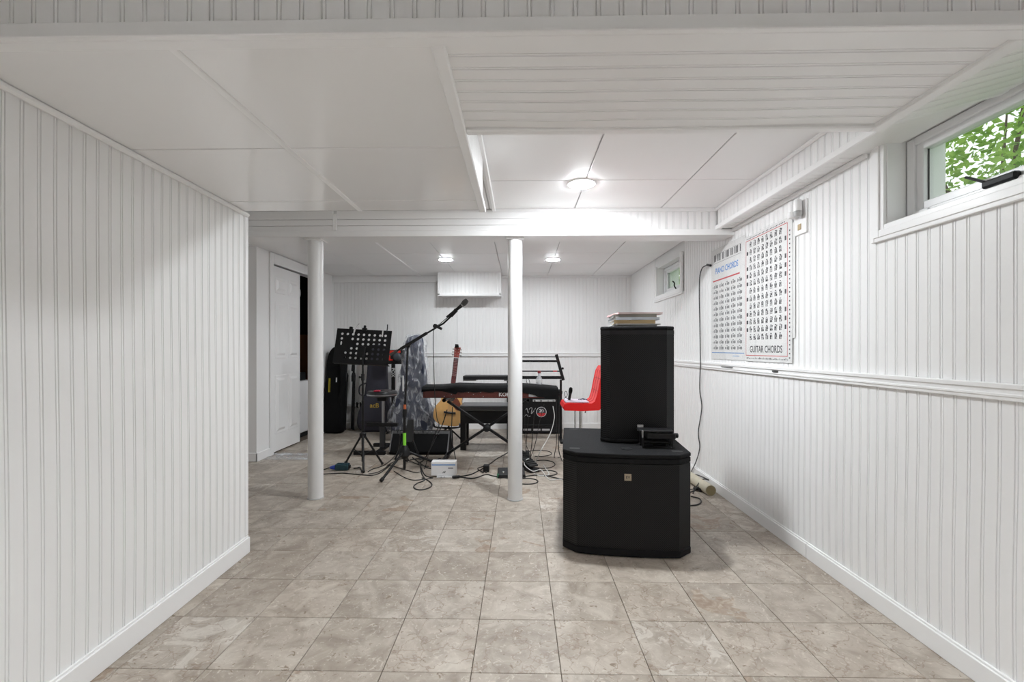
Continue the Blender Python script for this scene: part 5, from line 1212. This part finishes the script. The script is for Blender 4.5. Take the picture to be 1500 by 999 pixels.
for x in (-0.06, 0.0, 0.06): part('foot_switch', MB().lathe([(0.010, 0.033), (0.010, 0.048), (0.007, 0.050)], 12, (x, 0.03, 0)), CHROME, t, smooth=True)
q = fz(777, 690, 0)
t = thing('expression_pedal', 'black foot expression pedal tilted up on the floor right of the post', 'pedal', (q.x-0.01, q.y+0.03, 0), 0.55)
part('base', MB().b2((-0.05, -0.10, 0), (0.05, 0.16, 0.030)), BLACKP, t, bevel=0.006)
part('treadle', MB().bar((0, -0.08, 0.055), (0, 0.16, 0.125), 0.09, 0.018), RUBBER, t, bevel=0.004)
part('pivot', MB().tube([(-0.05, 0.03, 0.05), (0.05, 0.03, 0.05)], 0.020, 10), BLACK, t, smooth=True)
for k in range(7): part('tread_rib', MB().bar((-0.04, -0.06+0.03*k, 0.074+0.0088*k), (0.04, -0.06+0.03*k, 0.074+0.0088*k), 0.006, 0.006), BLACK, t)
def loop(cx, cy, rx_, ry_, n=9, a0=0.0, a1=2*PI, z=0.004):
    return [fz(cx+rx_*math.cos(a0+(a1-a0)*k/n), cy+ry_*math.sin(a0+(a1-a0)*k/n), z) for k in range(n+1)]
cable('black cable coil lying flat right of the post, farthest from the pedal', [on_y(775, 600, 4.55)]+loop(789, 664, 19, 4.5, 9, PI, 2.6*PI), 0.004)
cable('black cable coil lying beside the expression pedal', [on_y(783, 600, 4.5), on_y(780, 640, 4.45), fz(777, 668)]+loop(795, 680, 18, 6, 9, PI, 2.7*PI), 0.004)
cable('black cable loop spreading right of the expression pedal', loop(800, 693, 16, 4.0, 9, -2.6, 2.4), 0.0045)
cable('black cable loop on the tiles in front of the pedals', loop(772, 705, 16, 4.2, 9, -2.4, 2.6), 0.0045)
cable('white cable coiled on top of the expression pedal', [on_y(810, 595, 4.46), on_y(812, 612, 4.4), on_y(806, 635, 4.35), on_y(792, 660, 4.2), fz(784, 676, .02), fz(774, 672, .10), fz(768, 680, .06), fz(780, 690, .05), fz(792, 688, .02), fz(800, 698), fz(806, 703), fz(818, 702), fz(824, 703)], 0.0038, CABLEW)
cable('pale cable crossing the tiles beside the subwoofer', [fz(782, 694), fz(792, 697), fz(804, 695), fz(799, 686), fz(796, 681)], 0.0045, CABLEW)
cable('black cable running along the tiles to the subwoofer', [fz(768, 698), fz(785, 696), fz(800, 697), fz(814, 700), fz(828, 703)], 0.005)
cable('black lead hanging from the keyboard beside the subwoofer', [on_y(815, 585, 4.5), on_y(815, 620, 4.5), on_y(815, 650, 4.5), fz(812, 670), fz(820, 670)], 0.004)
cable('black lead hanging behind the subwoofer corner', [on_y(819, 580, 4.6), on_y(819, 620, 4.6), on_y(818, 655, 4.5), fz(823, 674), fz(829, 682)], 0.005)
cable('thin black lead hanging under the keyboard to the coiled cables', [on_y(797, 592, 4.5), on_y(790, 620, 4.5), on_y(784, 650, 4.45), fz(776, 672), fz(768, 678)], 0.0035)
cable('thin black lead hanging straight beneath the keyboard', [on_y(769, 600, 4.6), on_y(769, 640, 4.6), on_y(772, 655, 4.55), fz(778, 665)], 0.003)
cable('black lead arching above the keyboard cover beside the post', [on_y(774, 566, 4.62), on_y(771, 557, 4.62), on_y(773, 553, 4.62), on_y(776, 560, 4.62), on_y(775, 567, 4.62)], 0.003)
t = thing('cable_box', 'silver cable connector strip hanging under the keyboard cover', 'connector', on_y(797, 587, KY-0.03))
part('strip', MB().b2((-0.11, -0.004, -0.010), (0.11, 0.012, 0.010)), SKYC, t, bevel=0.003)
for x in (-0.09, -0.03, 0.04, 0.09): part('plug', MB().tube([(x, 0.0, 0.0), (x, -0.014, 0.0)], 0.008, 8), STEEL if x > 0 else BLACK, t)
# clear plastic lying by the closet door
mb = MB(); nx, ny = 16, 10; vs = []
pc = fz(430, 668, 0)
for j in range(ny+1):
    for i in range(nx+1):
        x = -0.30+0.60*i/nx; y = -0.16+0.30*j/ny; e = min(i, nx-i, j, ny-j)
        vs.append((pc.x+x+0.03*noise.noise(Vector((x*9, y*9, 2))), pc.y+y+0.03*noise.noise(Vector((x*9, y*9, 7))), 0.002+0.02*abs(noise.noise(Vector((x*8, y*8, 1))))*min(1, e)))
mb.add(vs, [(j*(nx+1)+i, j*(nx+1)+i+1, (j+1)*(nx+1)+i+1, (j+1)*(nx+1)+i) for j in range(ny) for i in range(nx)])
solo('plastic_sheet', mb, FILM2, 'clear crumpled plastic sheet on the floor by the closet door', 'plastic', smooth='all')
# pipe with black clamps on the back wall
t = thing('wall_pipe', 'white pipe with black clamps along the back wall beside the slate bag', 'pipe', (0, 0, 0))
pz = on_y(0, 593, 6.18).z; x0 = on_y(497, 593, 6.18).x; x1 = on_y(690, 593, 6.18).x
part('tube', MB().tube([(x0-0.2, 6.18, pz), (x1, 6.18, pz)], 0.022, 12), TRIM, t, smooth=True)
for px in (519, 524, 529):
    x = on_y(px, 593, 6.18).x; part('clamp', MB().tube([(x-0.010, 6.18, pz), (x+0.010, 6.18, pz)], 0.030, 12).b2((x-0.006, 6.14, pz), (x+0.006, 6.16, pz+0.05)), BLACKP, t)
for x in (x0-0.1, x1-0.1): part('bracket', MB().b2((x-0.01, 6.17, pz-0.03), (x+0.01, YB-0.002, pz+0.03)), TRIM, t)
